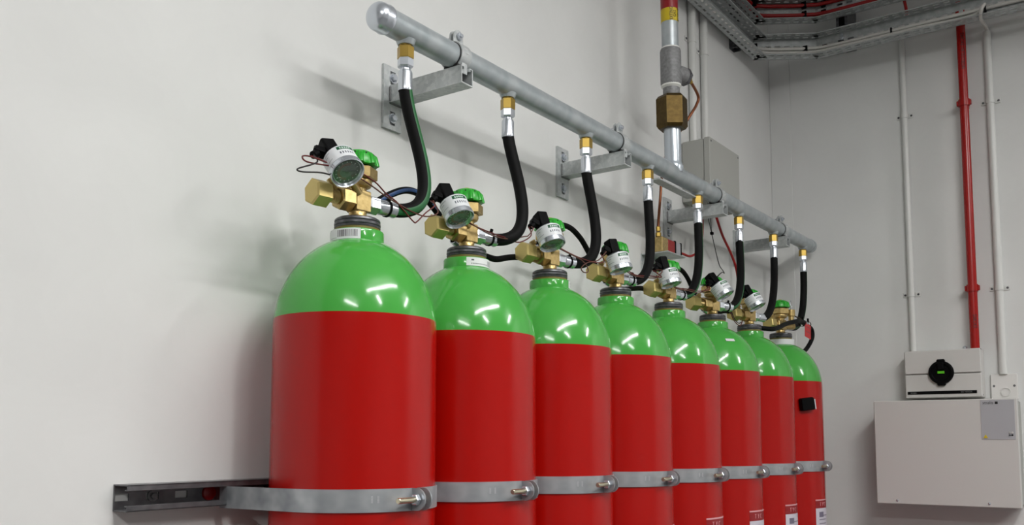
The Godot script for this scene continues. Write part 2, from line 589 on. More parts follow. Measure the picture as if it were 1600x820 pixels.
func wall_fittings() -> void:
	var O := Vector3(-1, 0, 0)
	var S := Vector3(0, 0, 1)
	# end wall: two white conduits and the red pipe
	conduit("conduit", "white conduit left of the red pipe, down to the detector box", W(XF - 0.0102, 0.4106, 0.3445), 1.174, 0.0105, O, S, [0.882, 0.209], mats.pvc_white, mats.pvc_white)
	conduit("conduit", "white conduit right of the red pipe, down to the small white plate", W(XF - 0.0122, 0.3152, 0.6328), 1.228, 0.0125, O, S, [0.973, 0.302], mats.pvc_white, mats.pvc_white)
	var p := thing("sampling_pipe", "red vertical pipe on the end wall between two white conduits", "pipe", W(XF - 0.045, 0.4064, 0.5531))
	part("tube", MB.new().lathe([Vector2(0, 0), Vector2(0.0145, 0), Vector2(0.0145, 1.22), Vector2(0, 1.22)], 20), mats.pvc_red, p)
	for c in [1.233 - 0.392, 0.595 - 0.392]:
		var cl := MB.new().lathe([Vector2(0.0145, -0.012), Vector2(0.018, -0.012), Vector2(0.018, 0.012), Vector2(0.0145, 0.012)], 20, at(Vector3(0, c, 0)))
		cl.box(Vector3(0.030, 0.020, 0.020), at(Vector3(0.030, c, 0)), 0.002)
		for s in [-1, 1]: cl.box(Vector3(0.012, 0.018, 0.008), at(Vector3(0.0, c, s * 0.019)), 0.002)
		part("pipe_clip", cl, mats.pvc_red, p)
	# print running along the pipe, towards the room
	for q in [["SMOKE DETECTION", 1.02], ["SMOKE", 0.09]]:
		text(p, q[0], 0.011, mats.ink, Transform3D(Basis(Vector3(0, -1, 0), Vector3(0, 0, 1), Vector3(-1, 0, 0)).rotated(Vector3.UP, 0.35), Vector3(-0.0146 * cos(0.35), q[1], 0.0146 * sin(0.35))))
	# detector box: grey-white box with a black round grip
	p.scale = Vector3.ONE * 1.048
	var d := 0.07
	var fx := XF - d
	var t := thing("detector_box", "white detector box with a round black grip and black strip", "box", W(XF - 0.0005, 0.236, 0.4494))
	t.scale = Vector3.ONE * 1.048
	part("body", MB.new().box(Vector3(d - 0.012, 0.163, 0.236), at(Vector3(-(d - 0.012) / 2, 0.0815, 0)), 0.004), mats.panel_grey, t)
	var cov := part("upper_cover", MB.new().box(Vector3(0.014, 0.080, 0.238), at(Vector3(-d + 0.007, 0.122, 0)), 0.004), mats.panel_grey, t)
	cov = part("lower_cover", MB.new().box(Vector3(0.014, 0.080, 0.238), at(Vector3(-d + 0.007, 0.0405, 0)), 0.004), mats.panel_grey, t)
	var st := part("strip", MB.new().box(Vector3(0.002, 0.0105, 0.214), at(Vector3(-d - 0.0006, 0.0185, -0.004)), 0.0004), mats.black_plastic, t)
	var face := Basis(Vector3(0, 0, 1), Vector3.UP, Vector3(-1, 0, 0))
	text(st, "xtralis", 0.0055, mats.ink_grey, Transform3D(face, Vector3(-d - 0.0018, 0.0185, -0.092)))
	text(st, "VLF VESDA", 0.0055, mats.ink_grey, Transform3D(face, Vector3(-d - 0.0018, 0.0185, 0.072)))
	var kx := along(Vector3(-1, 0, 0), Vector3(-d, 0.0852, -0.0022))
	var kn := MB.new().lathe([Vector2(0, 0), Vector2(0.039, 0), Vector2(0.039, 0.010), Vector2(0.036, 0.013), Vector2(0.030, 0.013), Vector2(0.027, 0.010), Vector2(0, 0.010)], 32, kx)
	for s in [-1, 1]: kn.box(Vector3(0.012, 0.011, 0.026), at(Vector3(-d - 0.006, 0.0852 + s * 0.039, -0.0022)), 0.003)
	var grip := part("round_grip", kn, mats.black_plastic, t)
	part("grip_bar", MB.new().box(Vector3(0.012, 0.026, 0.020), at(Vector3(-d - 0.014, 0.107, -0.0022)), 0.003), mats.black_plastic, grip)
	part("green_mark", MB.new().box(Vector3(0.003, 0.009, 0.022), at(Vector3(-d - 0.0115, 0.0852, -0.0022)), 0.001), mats.led_green, grip)
	for z in [0.112, -0.112]:
		for y in [0.008, 0.158]:
			part("screw", MB.new().lathe([Vector2(0, 0), Vector2(0.004, 0), Vector2(0.003, 0.002), Vector2(0, 0.002)], 10, along(O, Vector3(-d + 0.013, y, z + signf(z) * 0.004))), mats.dark_steel, t)
	part("cable_gland", MB.new().lathe([Vector2(0, 0), Vector2(0.008, 0), Vector2(0.008, 0.008), Vector2(0.004, 0.012), Vector2(0, 0.012)], 10, at(Vector3(-0.02, 0.163, 0.065))), mats.zinc_bright, t)
	# large panel under it
	d = 0.15
	t = thing("control_panel", "large light grey panel box under the detector box", "panel", W(XF - 0.0005, -0.1334, 0.4609))
	t.scale = Vector3.ONE * 1.048
	part("body", MB.new().box(Vector3(d - 0.022, 0.336, 0.416), at(Vector3(-(d - 0.022) / 2, 0.1715, 0)), 0.004), mats.box_grey, t)
	part("cover", MB.new().box(Vector3(0.022, 0.3435, 0.432), at(Vector3(-d + 0.011, 0.1717, 0)), 0.003), mats.panel_grey, t)
	var pl := part("name_plate", MB.new().box(Vector3(0.0016, 0.1255, 0.096), at(Vector3(-d - 0.0006, 0.277, 0.160)), 0.0004), mats.panel_plate, t)
	text(pl, "xtralis", 0.0085, mats.ink, Transform3D(face, Vector3(-d - 0.0016, 0.330, 0.134)))
	part("logo_square", MB.new().box(Vector3(0.001, 0.008, 0.008), at(Vector3(-d - 0.0018, 0.330, 0.158)), 0.0), mats.ink, pl)
	var tri_ := MB.new().extrude(PackedVector2Array([Vector2(-0.007, -0.005), Vector2(0.007, -0.005), Vector2(0, 0.007)]), 0.0008, Transform3D(face, Vector3(-d - 0.0014, 0.2235, 0.1235)))
	part("warning_sign", tri_, mats.label_yellow, pl)
	for q in [[0.199, 0.236, "panel_grey"], [0.199, 0.228, "dark_band"], [0.192, 0.228, "dark_steel"], [0.192, 0.236, "box_grey"]]:
		part("indicator_lamp", MB.new().lathe([Vector2(0, 0), Vector2(0.0032, 0), Vector2(0.0028, 0.002), Vector2(0, 0.0026)], 10, along(O, Vector3(-d - 0.0012, q[1], q[0]))), mats[q[2]], pl)
	for z in [-0.15, 0.125]:
		part("screw", MB.new().lathe([Vector2(0, 0), Vector2(0.0048, 0), Vector2(0.0035, 0.0022), Vector2(0, 0.003)], 12, along(O, Vector3(-d, 0.012, z))), mats.zinc_bright, t)
	# white blank plate right of the detector box
	t = thing("blank_plate", "small square white plate below the right conduit", "plate", W(XF - 0.0005, 0.2271, 0.6333))
	t.scale = Vector3.ONE * 1.048
	part("plate", MB.new().box(Vector3(0.012, 0.086, 0.080), at(Vector3(-0.006, 0.043, 0)), 0.003), mats.plate_white, t)
	for q in [[-0.030, 0.046], [0.030, 0.046]]:
		part("screw", MB.new().lathe([Vector2(0, 0), Vector2(0.004, 0), Vector2(0.0035, 0.001), Vector2(0, 0.001)], 12, along(O, Vector3(-0.012, q[1], q[0]))), mats.ink_grey, t)
	part("cord_outlet", MB.new().lathe([Vector2(0.013, 0), Vector2(0.015, 0), Vector2(0.015, 0.002), Vector2(0.013, 0.002)], 20, along(O, Vector3(-0.012, 0.026, 0.004))), mats.plate_white, t)
	# left wall: two conduits and the grey box they enter
	conduit("conduit", "white conduit on the long wall, left of the pair above the grey box", W(1.717, 1.064, ZW + 0.0132), 0.56, 0.013, Vector3(0, 0, 1), Vector3(1, 0, 0), [0.371], mats.pvc_white, mats.pvc_white)
	conduit("conduit", "white conduit on the long wall, right of the pair above the grey box", W(1.815, 1.064, ZW + 0.0132), 0.52, 0.013, Vector3(0, 0, 1), Vector3(1, 0, 0), [0.360], mats.pvc_white, mats.pvc_white)
	t = thing("junction_box", "grey junction box on the long wall behind the manifold", "box", W(1.768, 0.86, ZW + 0.0005))
	part("body", MB.new().box(Vector3(0.245, 0.2035, 0.078), at(Vector3(0, 0.1018, 0.039)), 0.004), mats.box_grey, t)
	part("lid", MB.new().box(Vector3(0.249, 0.2075, 0.022), at(Vector3(0, 0.1018, 0.0895)), 0.003), mats.box_grey, t)
	for q in [[-0.114, 0.193], [0.114, 0.193], [-0.114, 0.011], [0.114, 0.011]]:
		part("screw", MB.new().lathe([Vector2(0, 0), Vector2(0.0035, 0), Vector2(0.003, 0.001), Vector2(0, 0.001)], 10, along(Vector3(0, 0, 1), Vector3(q[0], q[1], 0.1005))), mats.dark_steel, t)


# ---------------------------------------------------------------- cable trays on edge along two walls
func trays() -> void:
	var pts := [Vector3(0.9, 0, -0.1386), Vector3(2.2407, 0, -0.1386), Vector3(2.3692, 0, 0.0639), Vector3(2.3692, 0, 1.5)]
	for k in 2:
		var y0: float = [1.5394, 1.6812][k]
		var h := 0.079
		var fl := 0.055
		var t := thing("cable_tray", ["lower perforated cable tray carrying white cables round the corner", "upper perforated cable tray carrying red cables round the corner"][k], "cable tray", W(0, y0, 0))
		for s in 3:
			var a: Vector3 = pts[s]
			var b: Vector3 = pts[s + 1]
			var L := a.distance_to(b)
			var ex := (b - a) / L
			var ez := ex.cross(Vector3.UP)          # towards the room
			var q := part(["tray_section", "tray_bend", "tray_section"][s], MB.new().slotted(L, h, 0.0015, [[0.022, 0.008, 0.022, 0.036, 0.02], [0.050, 0.008, 0.022, 0.036, 0.02]], Transform3D(Basis(ex, Vector3.UP, ez), a)), mats.tray_zinc, t)
			var rows := [[0.018, 0.008, 0.020, 0.034, 0.025], [0.040, 0.008, 0.020, 0.034, 0.025]]
			for e in [0.0, h]:
				part("flange", MB.new().slotted(L, fl, 0.0015, rows, Transform3D(Basis(ex, ez, Vector3.DOWN), a + Vector3(0, e + 0.0015, 0))), mats.tray_zinc, q)
			part("edge_bead", MB.new().tube([a + ez * fl + Vector3(0, h, 0), b + ez * fl + Vector3(0, h, 0)], 0.0022, 8), mats.tray_zinc, q)
			part("edge_bead", MB.new().tube([a + ez * fl, b + ez * fl], 0.0018, 8), mats.tray_zinc, q)
	# cables tied to the upright base of each tray
	var rows2 := [
		[1.5754, 0.007, "cable_white", "pale cable tied to the lower tray, upper of its two"],
		[1.5589, 0.006, "cable_white", "pale cable tied to the lower tray, bending down into the right conduit"],
		[1.709, 0.0075, "cable_red", "red cable tied to the upper tray, lower of its two"],
		[1.747, 0.0075, "cable_red", "red cable tied to the upper tray, upper of its two"]]
	for k in 4:
		var r: Array = rows2[k]
		var off: float = 0.003 + r[1]
		var o := 0.011 if k == 1 else 0.0
		var t := thing("tray_cable", r[3], "cable", W(0, r[0], 0))
		var path := [Vector3(1.0071, 0, -0.1386 + off + o), Vector3(1.6753, 0, -0.1386 + off + o), Vector3(2.1688, 0, -0.1386 + off + o), Vector3(2.2356, 0, -0.118 + off + o), Vector3(2.2921, 0, -0.043 + off + o), Vector3(2.3384, 0, 0.0372 + off + o), Vector3(2.3692 - off - o, 0, 0.1236), Vector3(2.3692 - off - o, 0, 0.432)]
		if k == 1:
			path.append_array([Vector3(2.3559, 0, 0.6067), Vector3(2.315, 0.012, 0.650), Vector3(2.302, -0.006, 0.643), Vector3(2.345, -0.022, 0.634), Vector3(2.43, -0.012, 0.633), Vector3(2.478, -0.010, 0.634), Vector3(XF - 0.0125, -0.035, 0.6338)])
		else:
			path.append_array([Vector3(2.3692 - off, 0, 0.8946), Vector3(2.3692 - off, 0, 1.46)])
		part("sheath", MB.new().tube(smooth(path, 6), r[1], 10), mats[r[2]], t)
		if k != 1:
			for q in [Vector3(1.2641, 0, -0.1386 + off), Vector3(1.6753, 0, -0.1386 + off), Vector3(1.9632, 0, -0.1386 + off), Vector3(2.1996, 0, -0.1262 + off), Vector3(2.3281, 0, 0.0228 + off), Vector3(2.3692 - off, 0, 0.0979), Vector3(2.3692 - off, 0, 0.3394), Vector3(2.3692 - off, 0, 0.6478), Vector3(2.3692 - off, 0, 1.1002)]:
				var on_end: bool = q.z > 0.1
				part("cable_tie", MB.new().box(Vector3(0.019, 0.030, 0.006) if on_end else Vector3(0.006, 0.030, 0.019), at(q + Vector3(0, -0.004 if k == 0 else 0.0, 0)), 0.002), mats.black_plastic, t)
	# red drop cable behind the lower tray
	top("drop_cable", MB.new().tube(smooth([W(2.36, 1.70, 0.383), W(2.40, 1.66, 0.384), W(2.412, 1.62, 0.382), W(2.414, 1.575, 0.382)], 6), 0.0055, 10), mats.cable_red, "short red cable dropping from the upper tray behind the lower one", "cable")
	# strut stubs that carry the trays
	for q in [[XF, 0.160, 0, "dark strut post carrying both trays on the end wall"], [2.10, ZW, 1, "dark strut stub carrying both trays on the long wall"]]:
		var t := thing("tray_bracket", q[3], "bracket", W(q[0], 1.592 if q[2] == 0 else 1.5365, q[1]))
		var out := Vector3(-1, 0, 0) if q[2] == 0 else Vector3(0.0305, 0, 0.9974)
		var side := Vector3(0.0305, 0, 0.9974) if q[2] == 0 else Vector3(1.0585, 0, -0.0306)
		var bs := Basis(side, Vector3.UP, out) if q[2] == 1 else Basis(Vector3(0.0305, 0, 0.9974), Vector3.UP, Vector3(-1, 0, 0))
		var gap := 0.128 if q[2] == 0 else 0.029
		var poly := PackedVector2Array()
		var c := 0.0205
		for z in [Vector2(-c, 0), Vector2(c, 0), Vector2(c, gap), Vector2(0.011, gap), Vector2(0.011, gap - 0.006), Vector2(0.0135, gap - 0.006), Vector2(0.0135, gap - 0.003), Vector2(c - 0.003, gap - 0.003), Vector2(c - 0.003, 0.003), Vector2(-c + 0.003, 0.003), Vector2(-c + 0.003, gap - 0.003), Vector2(-0.0135, gap - 0.003), Vector2(-0.0135, gap - 0.006), Vector2(-0.011, gap - 0.006), Vector2(-0.011, gap), Vector2(-c, gap)]: poly.append(z)
		# channel section in (side, out), drawn up the wall
		part("channel", MB.new().extrude(poly, 0.25, Transform3D(Basis(side, out, Vector3.UP), Vector3.ZERO)), mats.dark_steel, t)
		for y in ([0.008, 0.022, 0.10] if q[2] == 0 else [0.04, 0.06, 0.17]):
			part("bolt", hexnut(MB.new().lathe([Vector2(0, 0), Vector2(0.009, 0), Vector2(0.009, 0.0015), Vector2(0, 0.0015)], 16, along(out, out * (gap + 0.0016) + Vector3(0, y, 0))), 0.007, 0.005, along(out, out * (gap + 0.003) + Vector3(0, y, 0))), mats.zinc_bright, t)


# ---------------------------------------------------------------- manifold, riser, brackets
func manifold() -> void:
	var xa := 0.062
	var xb := 2.432
	var t := thing("manifold_pipe", "long galvanized manifold pipe above the row of cylinders", "pipe", W(0, MY, MZ))
	var X := along(Vector3(1, 0, 0))
	part("pipe", MB.new().lathe([Vector2(0, xa), Vector2(MR, xa), Vector2(MR, xb), Vector2(0, xb)], 36, X), mats.zinc_pipe, t)
	# domed caps
	var dome := []
	for k in 9:
		var a := PI / 2 * k / 8
		dome.append(Vector2(0.0262 * cos(a), 0.012 + 0.019 * sin(a)))
	part("end_cap", MB.new().lathe([Vector2(MR, -0.006), Vector2(0.0265, -0.006), Vector2(0.0272, -0.002), Vector2(0.0262, 0.002)] + dome, 32, along(Vector3(-1, 0, 0), Vector3(xa, 0, 0))), mats.zinc_bright, t)
	part("end_cap", MB.new().lathe([Vector2(MR, -0.006), Vector2(0.0262, -0.006), Vector2(0.0262, 0.004)] + dome, 32, along(Vector3(1, 0, 0), Vector3(xb, 0, 0))), mats.zinc_pipe, t)
	for i in 8:
		var x := MX + MP * i
		var wl := part("weld_boss", MB.new().lathe([Vector2(0.0185, -0.004), Vector2(0.0165, 0.002), Vector2(0.0145, 0.006), Vector2(0, 0.006)], 20, along(Vector3.DOWN, Vector3(x, -MR + 0.002, 0))), mats.zinc_pipe, t)
		wl.name = "weld_boss" if i == 0 else "weld_boss_%03d" % i
		var nb := hexnut(MB.new(), 0.0155, 0.026, at(Vector3(x, -0.0555, 0)), 0.1)
		nb.lathe([Vector2(0.0085, -0.004), Vector2(0.0115, -0.001), Vector2(0.0115, 0.002)], 18, at(Vector3(x, -0.0555, 0)))
		nb.lathe([Vector2(0.012, 0.024), Vector2(0.012, 0.031)], 18, at(Vector3(x, -0.0555, 0)))
		part("outlet_nut", nb, mats.brass_bright, t)
	# small flat strip carried under the pipe
	top("steel_strip", MB.new().box(Vector3(0.24, 0.005, 0.030), at(Vector3.ZERO), 0.001), mats.galvanized, "flat steel strip fixed under the manifold by the riser", "strip", "", W(1.262, MY - 0.036, MZ - 0.012))

	# riser
	var r := thing("riser_pipe", "vertical riser pipe with a big brass union, rising from the manifold", "pipe", W(1.236, MY + 0.022, MZ))
	r.rotation.z = 0.022
	var y := func(v: float) -> float: return v - MY - 0.022
	part("lower_tube", MB.new().lathe([Vector2(0.026, -0.020), Vector2(0.029, -0.004), Vector2(0.0255, 0.004), Vector2(0.0237, 0.010), Vector2(0.0237, y.call(0.97)), Vector2(0, y.call(0.97))], 32), mats.zinc_smooth, r)
	var un := hexnut(MB.new(), 0.0445, 0.094, at(Vector3(0, y.call(0.960), 0), Basis(Vector3.UP, 0.12)), 0.09)
	part("union_nut", un, mats.brass_dull, r)
	part("threaded_nipple", MB.new().lathe([Vector2(0.0235, y.call(1.05)), Vector2(0.0235, y.call(1.09)), Vector2(0, y.call(1.09))], 28), mats.cast_iron, r)
	part("thread_tape", MB.new().lathe([Vector2(0.0235, y.call(1.078)), Vector2(0.0285, y.call(1.083)), Vector2(0.0275, y.call(1.090)), Vector2(0.022, y.call(1.094))], 28), mats.tape_white, r)
	var tee := MB.new().lathe([Vector2(0.0, y.call(1.086)), Vector2(0.0275, y.call(1.086)), Vector2(0.0295, y.call(1.092)), Vector2(0.0295, y.call(1.184)), Vector2(0.0275, y.call(1.191)), Vector2(0.0, y.call(1.191))], 32)
	tee.lathe([Vector2(0.025, 0.0), Vector2(0.025, 0.045), Vector2(0.0235, 0.052), Vector2(0, 0.052)], 28, along(Vector3(0.93, -0.10, 0.35), Vector3(0, y.call(1.128), 0)))
	part("tee", tee, mats.cast_iron, r)
	var pg := hexnut(MB.new(), 0.025, 0.014, along(Vector3(0.93, -0.10, 0.35), Vector3(0, y.call(1.128), 0) + Vector3(0.93, -0.10, 0.35) * 0.051))
	part("hex_plug", pg, mats.dark_steel, r)
	part("thread_tape", MB.new().lathe([Vector2(0.0225, y.call(1.186)), Vector2(0.0275, y.call(1.190)), Vector2(0.0262, y.call(1.195)), Vector2(0.022, y.call(1.197))], 28), mats.tape_white, r)
	part("upper_tube", MB.new().lathe([Vector2(0.0238, y.call(1.18)), Vector2(0.0238, y.call(1.95)), Vector2(0, y.call(1.95))], 32), mats.zinc_pipe, r)
	part("red_band", MB.new().lathe([Vector2(0.0238, y.call(1.305)), Vector2(0.0246, y.call(1.305)), Vector2(0.0246, y.call(1.42)), Vector2(0.0238, y.call(1.42))], 32), mats.label_red, r)
	var yb := part("yellow_band", MB.new().lathe([Vector2(0.0238, y.call(1.268)), Vector2(0.0245, y.call(1.268)), Vector2(0.0245, y.call(1.306)), Vector2(0.0238, y.call(1.306))], 32), mats.label_yellow, r)
	for q in [[2.48, "EXTING"], [2.05, "GAS"], [1.45, "EXTING"]]:
		var a: float = q[0]
		var dn := Vector3(cos(a), 0, sin(a))
		text(yb, q[1], 0.0085, mats.ink, Transform3D(Basis(Vector3.UP, Vector3.UP.cross(dn) * -1.0, dn), dn * 0.0246 + Vector3(0, y.call(1.287), 0)))

	# copper sensing tube from the tee to the solenoid valve by the wall
	var tip := W(1.236, MY + 0.022, MZ) + Vector3(0.93, -0.10, 0.35) * 0.066 + Vector3(-0.006, 0.272, 0)
	var c := thing("copper_tube", "thin copper tube from the riser's tee down to the solenoid valve", "tube", tip)
	part("compression_nut", hexnut(MB.new().lathe([Vector2(0.0045, 0.01), Vector2(0.0055, 0.018), Vector2(0.003, 0.02)], 12, along(Vector3(0.8, -0.5, 0.3))), 0.0085, 0.013, along(Vector3(0.8, -0.5, 0.3), Vector3(0, 0, 0))), mats.brass_bright, c)
	var cp := [Vector3(0.012, -0.008, 0.005), W(1.366, 1.093, 0.016) - tip, W(1.362, 1.067, 0.012) - tip, W(1.338, 1.032, 0.004) - tip, W(1.318, 0.98, -0.022) - tip, W(1.345, 0.94, -0.075) - tip, W(1.388, 0.88, -0.115) - tip, W(1.386, 0.82, -0.12) - tip, W(1.372, 0.75, -0.12) - tip, W(1.368, 0.722, -0.12) - tip]
	part("tube", MB.new().tube(smooth(cp, 8), 0.0042, 10), mats.copper, c)

	# solenoid valve with its small shelf
	var s := thing("solenoid_valve", "small brass and red solenoid valve on a wall shelf behind the hoses", "valve", W(1.40, 0.645, -0.12))
	part("shelf", MB.new().box(Vector3(0.12, 0.004, 0.09), at(Vector3(0.01, -0.004, -0.005)), 0.001).box(Vector3(0.12, 0.06, 0.003), at(Vector3(0.01, -0.030, -0.0485)), 0.001), mats.galvanized, s)
	part("inlet_fitting", hexnut(hexnut(MB.new(), 0.0085, 0.014, at(Vector3(-0.032, 0.046, 0))), 0.007, 0.016, at(Vector3(-0.032, 0.062, 0))), mats.brass_bright, s)
	part("brass_block", MB.new().box(Vector3(0.040, 0.045, 0.035), at(Vector3(-0.022, 0.0225, 0)), 0.002), mats.brass, s)
	part("coil", MB.new().box(Vector3(0.046, 0.044, 0.036), at(Vector3(0.022, 0.022, 0)), 0.003), mats.solenoid_red, s)
	part("plug", MB.new().box(Vector3(0.008, 0.046, 0.036), at(Vector3(0.050, 0.024, 0)), 0.002).box(Vector3(0.006, 0.046, 0.036), at(Vector3(0.090, 0.024, 0)), 0.002), mats.black_plastic, s)
	part("plug_body", MB.new().box(Vector3(0.034, 0.042, 0.034), at(Vector3(0.070, 0.024, 0)), 0.003), mats.panel_plate, s)
	part("gland", MB.new().lathe([Vector2(0.007, 0), Vector2(0.007, 0.014), Vector2(0.004, 0.018)], 12, along(Vector3(1, 0, 0), Vector3(0.092, 0.024, 0))), mats.black_plastic, s)


func c_channel(w: float, h: float, lip: float, turn_in: float, th: float) -> PackedVector2Array:
	# open side up; x across, y up, from y 0 to h
	var a := w / 2
	return PackedVector2Array([Vector2(-a, 0), Vector2(a, 0), Vector2(a, h), Vector2(a - lip, h), Vector2(a - lip, h - turn_in), Vector2(a - lip + th, h - turn_in), Vector2(a - lip + th, h - th), Vector2(a - th, h - th), Vector2(a - th, th), Vector2(-a + th, th), Vector2(-a + th, h - th), Vector2(-a + lip - th, h - th), Vector2(-a + lip - th, h - turn_in), Vector2(-a + lip, h - turn_in), Vector2(-a + lip, h), Vector2(-a, h)])


func brackets() -> void:
	var names := ["first from the near end of the manifold", "second from the manifold's near end, by third hose", "third one, in front of the solenoid valve", "last one at the far end of the manifold"]
	var xs := [0.266, 0.9165, 1.5375, 2.108]
	for i in 4:
		var x: float = xs[i]
		var t := thing("pipe_bracket", "galvanized strut arm with pipe clamp, " + names[i], "bracket", W(x, 0.7905, ZW))
		# wall plate with two slotted holes and screws
		var pl := MB.new()
		var hw := 0.0265
		var cx := -0.009
		pl.slotted(0.132, 0.053, 0.006, [[0.0265, 0.015, 0.028, 0.084, 0.024]], Transform3D(Basis(Vector3(0, 1, 0), Vector3(-1, 0, 0), Vector3(0, 0, 1)), Vector3(cx + hw, -0.0735, 0.0005)))
		part("wall_plate", pl, mats.galvanized, t)
		for y in [0.0345, -0.0495]:
			var sc := MB.new().lathe([Vector2(0, 0), Vector2(0.0105, 0), Vector2(0.0105, 0.002), Vector2(0, 0.002)], 20, along(Vector3(0, 0, 1), Vector3(cx, y, 0.0066)))
			hexnut(sc, 0.0072, 0.006, along(Vector3(0, 0, 1), Vector3(cx, y, 0.0086)))
			part("screw", sc, mats.zinc_bright, t)
		var L := 0.0225 - ZW
		part("arm", MB.new().extrude(c_channel(0.0355, 0.0355, 0.010, 0.006, 0.0023), L - 0.006, at(Vector3(0, -0.018, 0.006))), mats.galvanized, t)
		# weld seam at the plate
		part("weld", MB.new().box(Vector3(0.039, 0.004, 0.005), at(Vector3(0, -0.019, 0.008)), 0.0015).box(Vector3(0.004, 0.03, 0.005), at(Vector3(-0.0185, 0, 0.008)), 0.0015), mats.cast_iron, t)
		# clamp round the pipe: two straps with ears and a bolt, rubber lining inside
		var cy := MY - 0.7905
		var cz := MZ - ZW
		var cl := MB.new()
		cl.lathe([Vector2(MR + 0.0012, -0.015), Vector2(MR + 0.0036, -0.015), Vector2(MR + 0.0036, 0.015), Vector2(MR + 0.0012, 0.015), Vector2(MR + 0.0012, -0.015)], 40, along(Vector3(1, 0, 0), Vector3(0, cy, cz)))
		for s in [-1, 1]:
			var ear := PackedVector2Array([Vector2(-0.015, 0), Vector2(0.015, 0)])
			for k in 9: ear.append(Vector2(0, 0.014) + Vector2(cos(PI * k / 8), sin(PI * k / 8)) * 0.0135)
			cl.extrude(ear, 0.0024, at(Vector3(0, cy + MR + 0.002, cz + (0.004 if s > 0 else -0.0064))))
			# tails hooking into the strut
			cl.box(Vector3(0.016, 0.022, 0.0024), at(Vector3(0, 0.016, cz + s * 0.021)), 0.0008)
		var pc := part("pipe_clamp", cl, mats.galvanized, t)
		part("lining", MB.new().lathe([Vector2(MR + 0.0001, -0.017), Vector2(MR + 0.0014, -0.017), Vector2(MR + 0.0014, 0.017), Vector2(MR + 0.0001, 0.017)], 36, along(Vector3(1, 0, 0), Vector3(0, cy, cz))).box(Vector3(0.034, 0.010, 0.036), at(Vector3(0, 0.0195, cz)), 0.002), mats.dark_band, pc)
		var bo := MB.new()
		var by := cy + MR + 0.016
		bo.lathe([Vector2(0.0035, -0.02), Vector2(0.0035, 0.016), Vector2(0, 0.016)], 12, along(Vector3(0, 0, 1), Vector3(0, by, cz)))
		hexnut(bo, 0.0075, 0.006, along(Vector3(0, 0, 1), Vector3(0, by, cz + 0.0066)))
		hexnut(bo, 0.0075, 0.006, along(Vector3(0, 0, 1), Vector3(0, by, cz - 0.0126)))
		part("bolt", bo, mats.zinc_bright, pc)
		# small print on the strap
		for k in 3:
			text(pc, "IIIIIII", 0.003, mats.label_white, Transform3D(Basis(Vector3(1, 0, 0), Vector3(0, 0.94, -0.34), Vector3(0, 0.34, 0.94)), Vector3(0, cy + 0.010 - k * 0.0045, cz + MR + 0.0037 - absf(0.010 - k * 0.0045) * 0.22)), "stamp")


# ---------------------------------------------------------------- cylinders
func dome_r(y: float) -> float:
	var y0 := 0.27
	var a := (0.4175 - y0) / sqrt(1.0 - pow(0.0445 / RC, 2.0))
	return RC * sqrt(maxf(0.0, 1.0 - pow(maxf(0.0, y - y0) / a, 2.0)))


func make_cylinder() -> Node3D:
	var t := thing("gas_cylinder", "", "gas cylinder", Vector3.ZERO, "row of red and green gas cylinders")
	# red body
	var pr := [Vector2(0, 0.0), Vector2(0.105, 0.0), Vector2(0.122, 0.006), Vector2(0.131, 0.02), Vector2(RC, 0.05), Vector2(RC, FL + 0.27), Vector2(dome_r(0.286), FL + 0.286)]
	part("body", MB.new().lathe(pr, 96), mats.red_paint, t)
	pr = []
	for k in 33: 
		var y := lerpf(0.286, 0.4175, k / 32.0)
		pr.append(Vector2(dome_r(y), FL + y))
	part("shoulder", MB.new().lathe(pr, 96), mats.green_paint, t)
	part("collar", MB.new().lathe([Vector2(0.0445, FL + 0.412), Vector2(0.0447, FL + 0.4175), Vector2(0.0447, FL + 0.4335), Vector2(0.0435, FL + 0.436), Vector2(0.036, FL + 0.4365)], 48), mats.green_paint, t)
	part("neck_band", MB.new().lathe([Vector2(0.0375, FL + 0.434), Vector2(0.0375, FL + 0.444), Vector2(0.036, FL + 0.444)], 48), mats.band_olive, t)
	var ring := [Vector2(0.036, FL + 0.441), Vector2(0.0382, FL + 0.4415), Vector2(0.0388, FL + 0.444), Vector2(0.0374, FL + 0.4455), Vector2(0.0388, FL + 0.447), Vector2(0.0388, FL + 0.4505), Vector2(0.0372, FL + 0.452), Vector2(0.0385, FL + 0.4535), Vector2(0.0378, FL + 0.4565), Vector2(0.034, FL + 0.459), Vector2(0.012, FL + 0.460)]
	part("neck_ring", MB.new().lathe(ring, 48), mats.dark_steel, t)
	return t


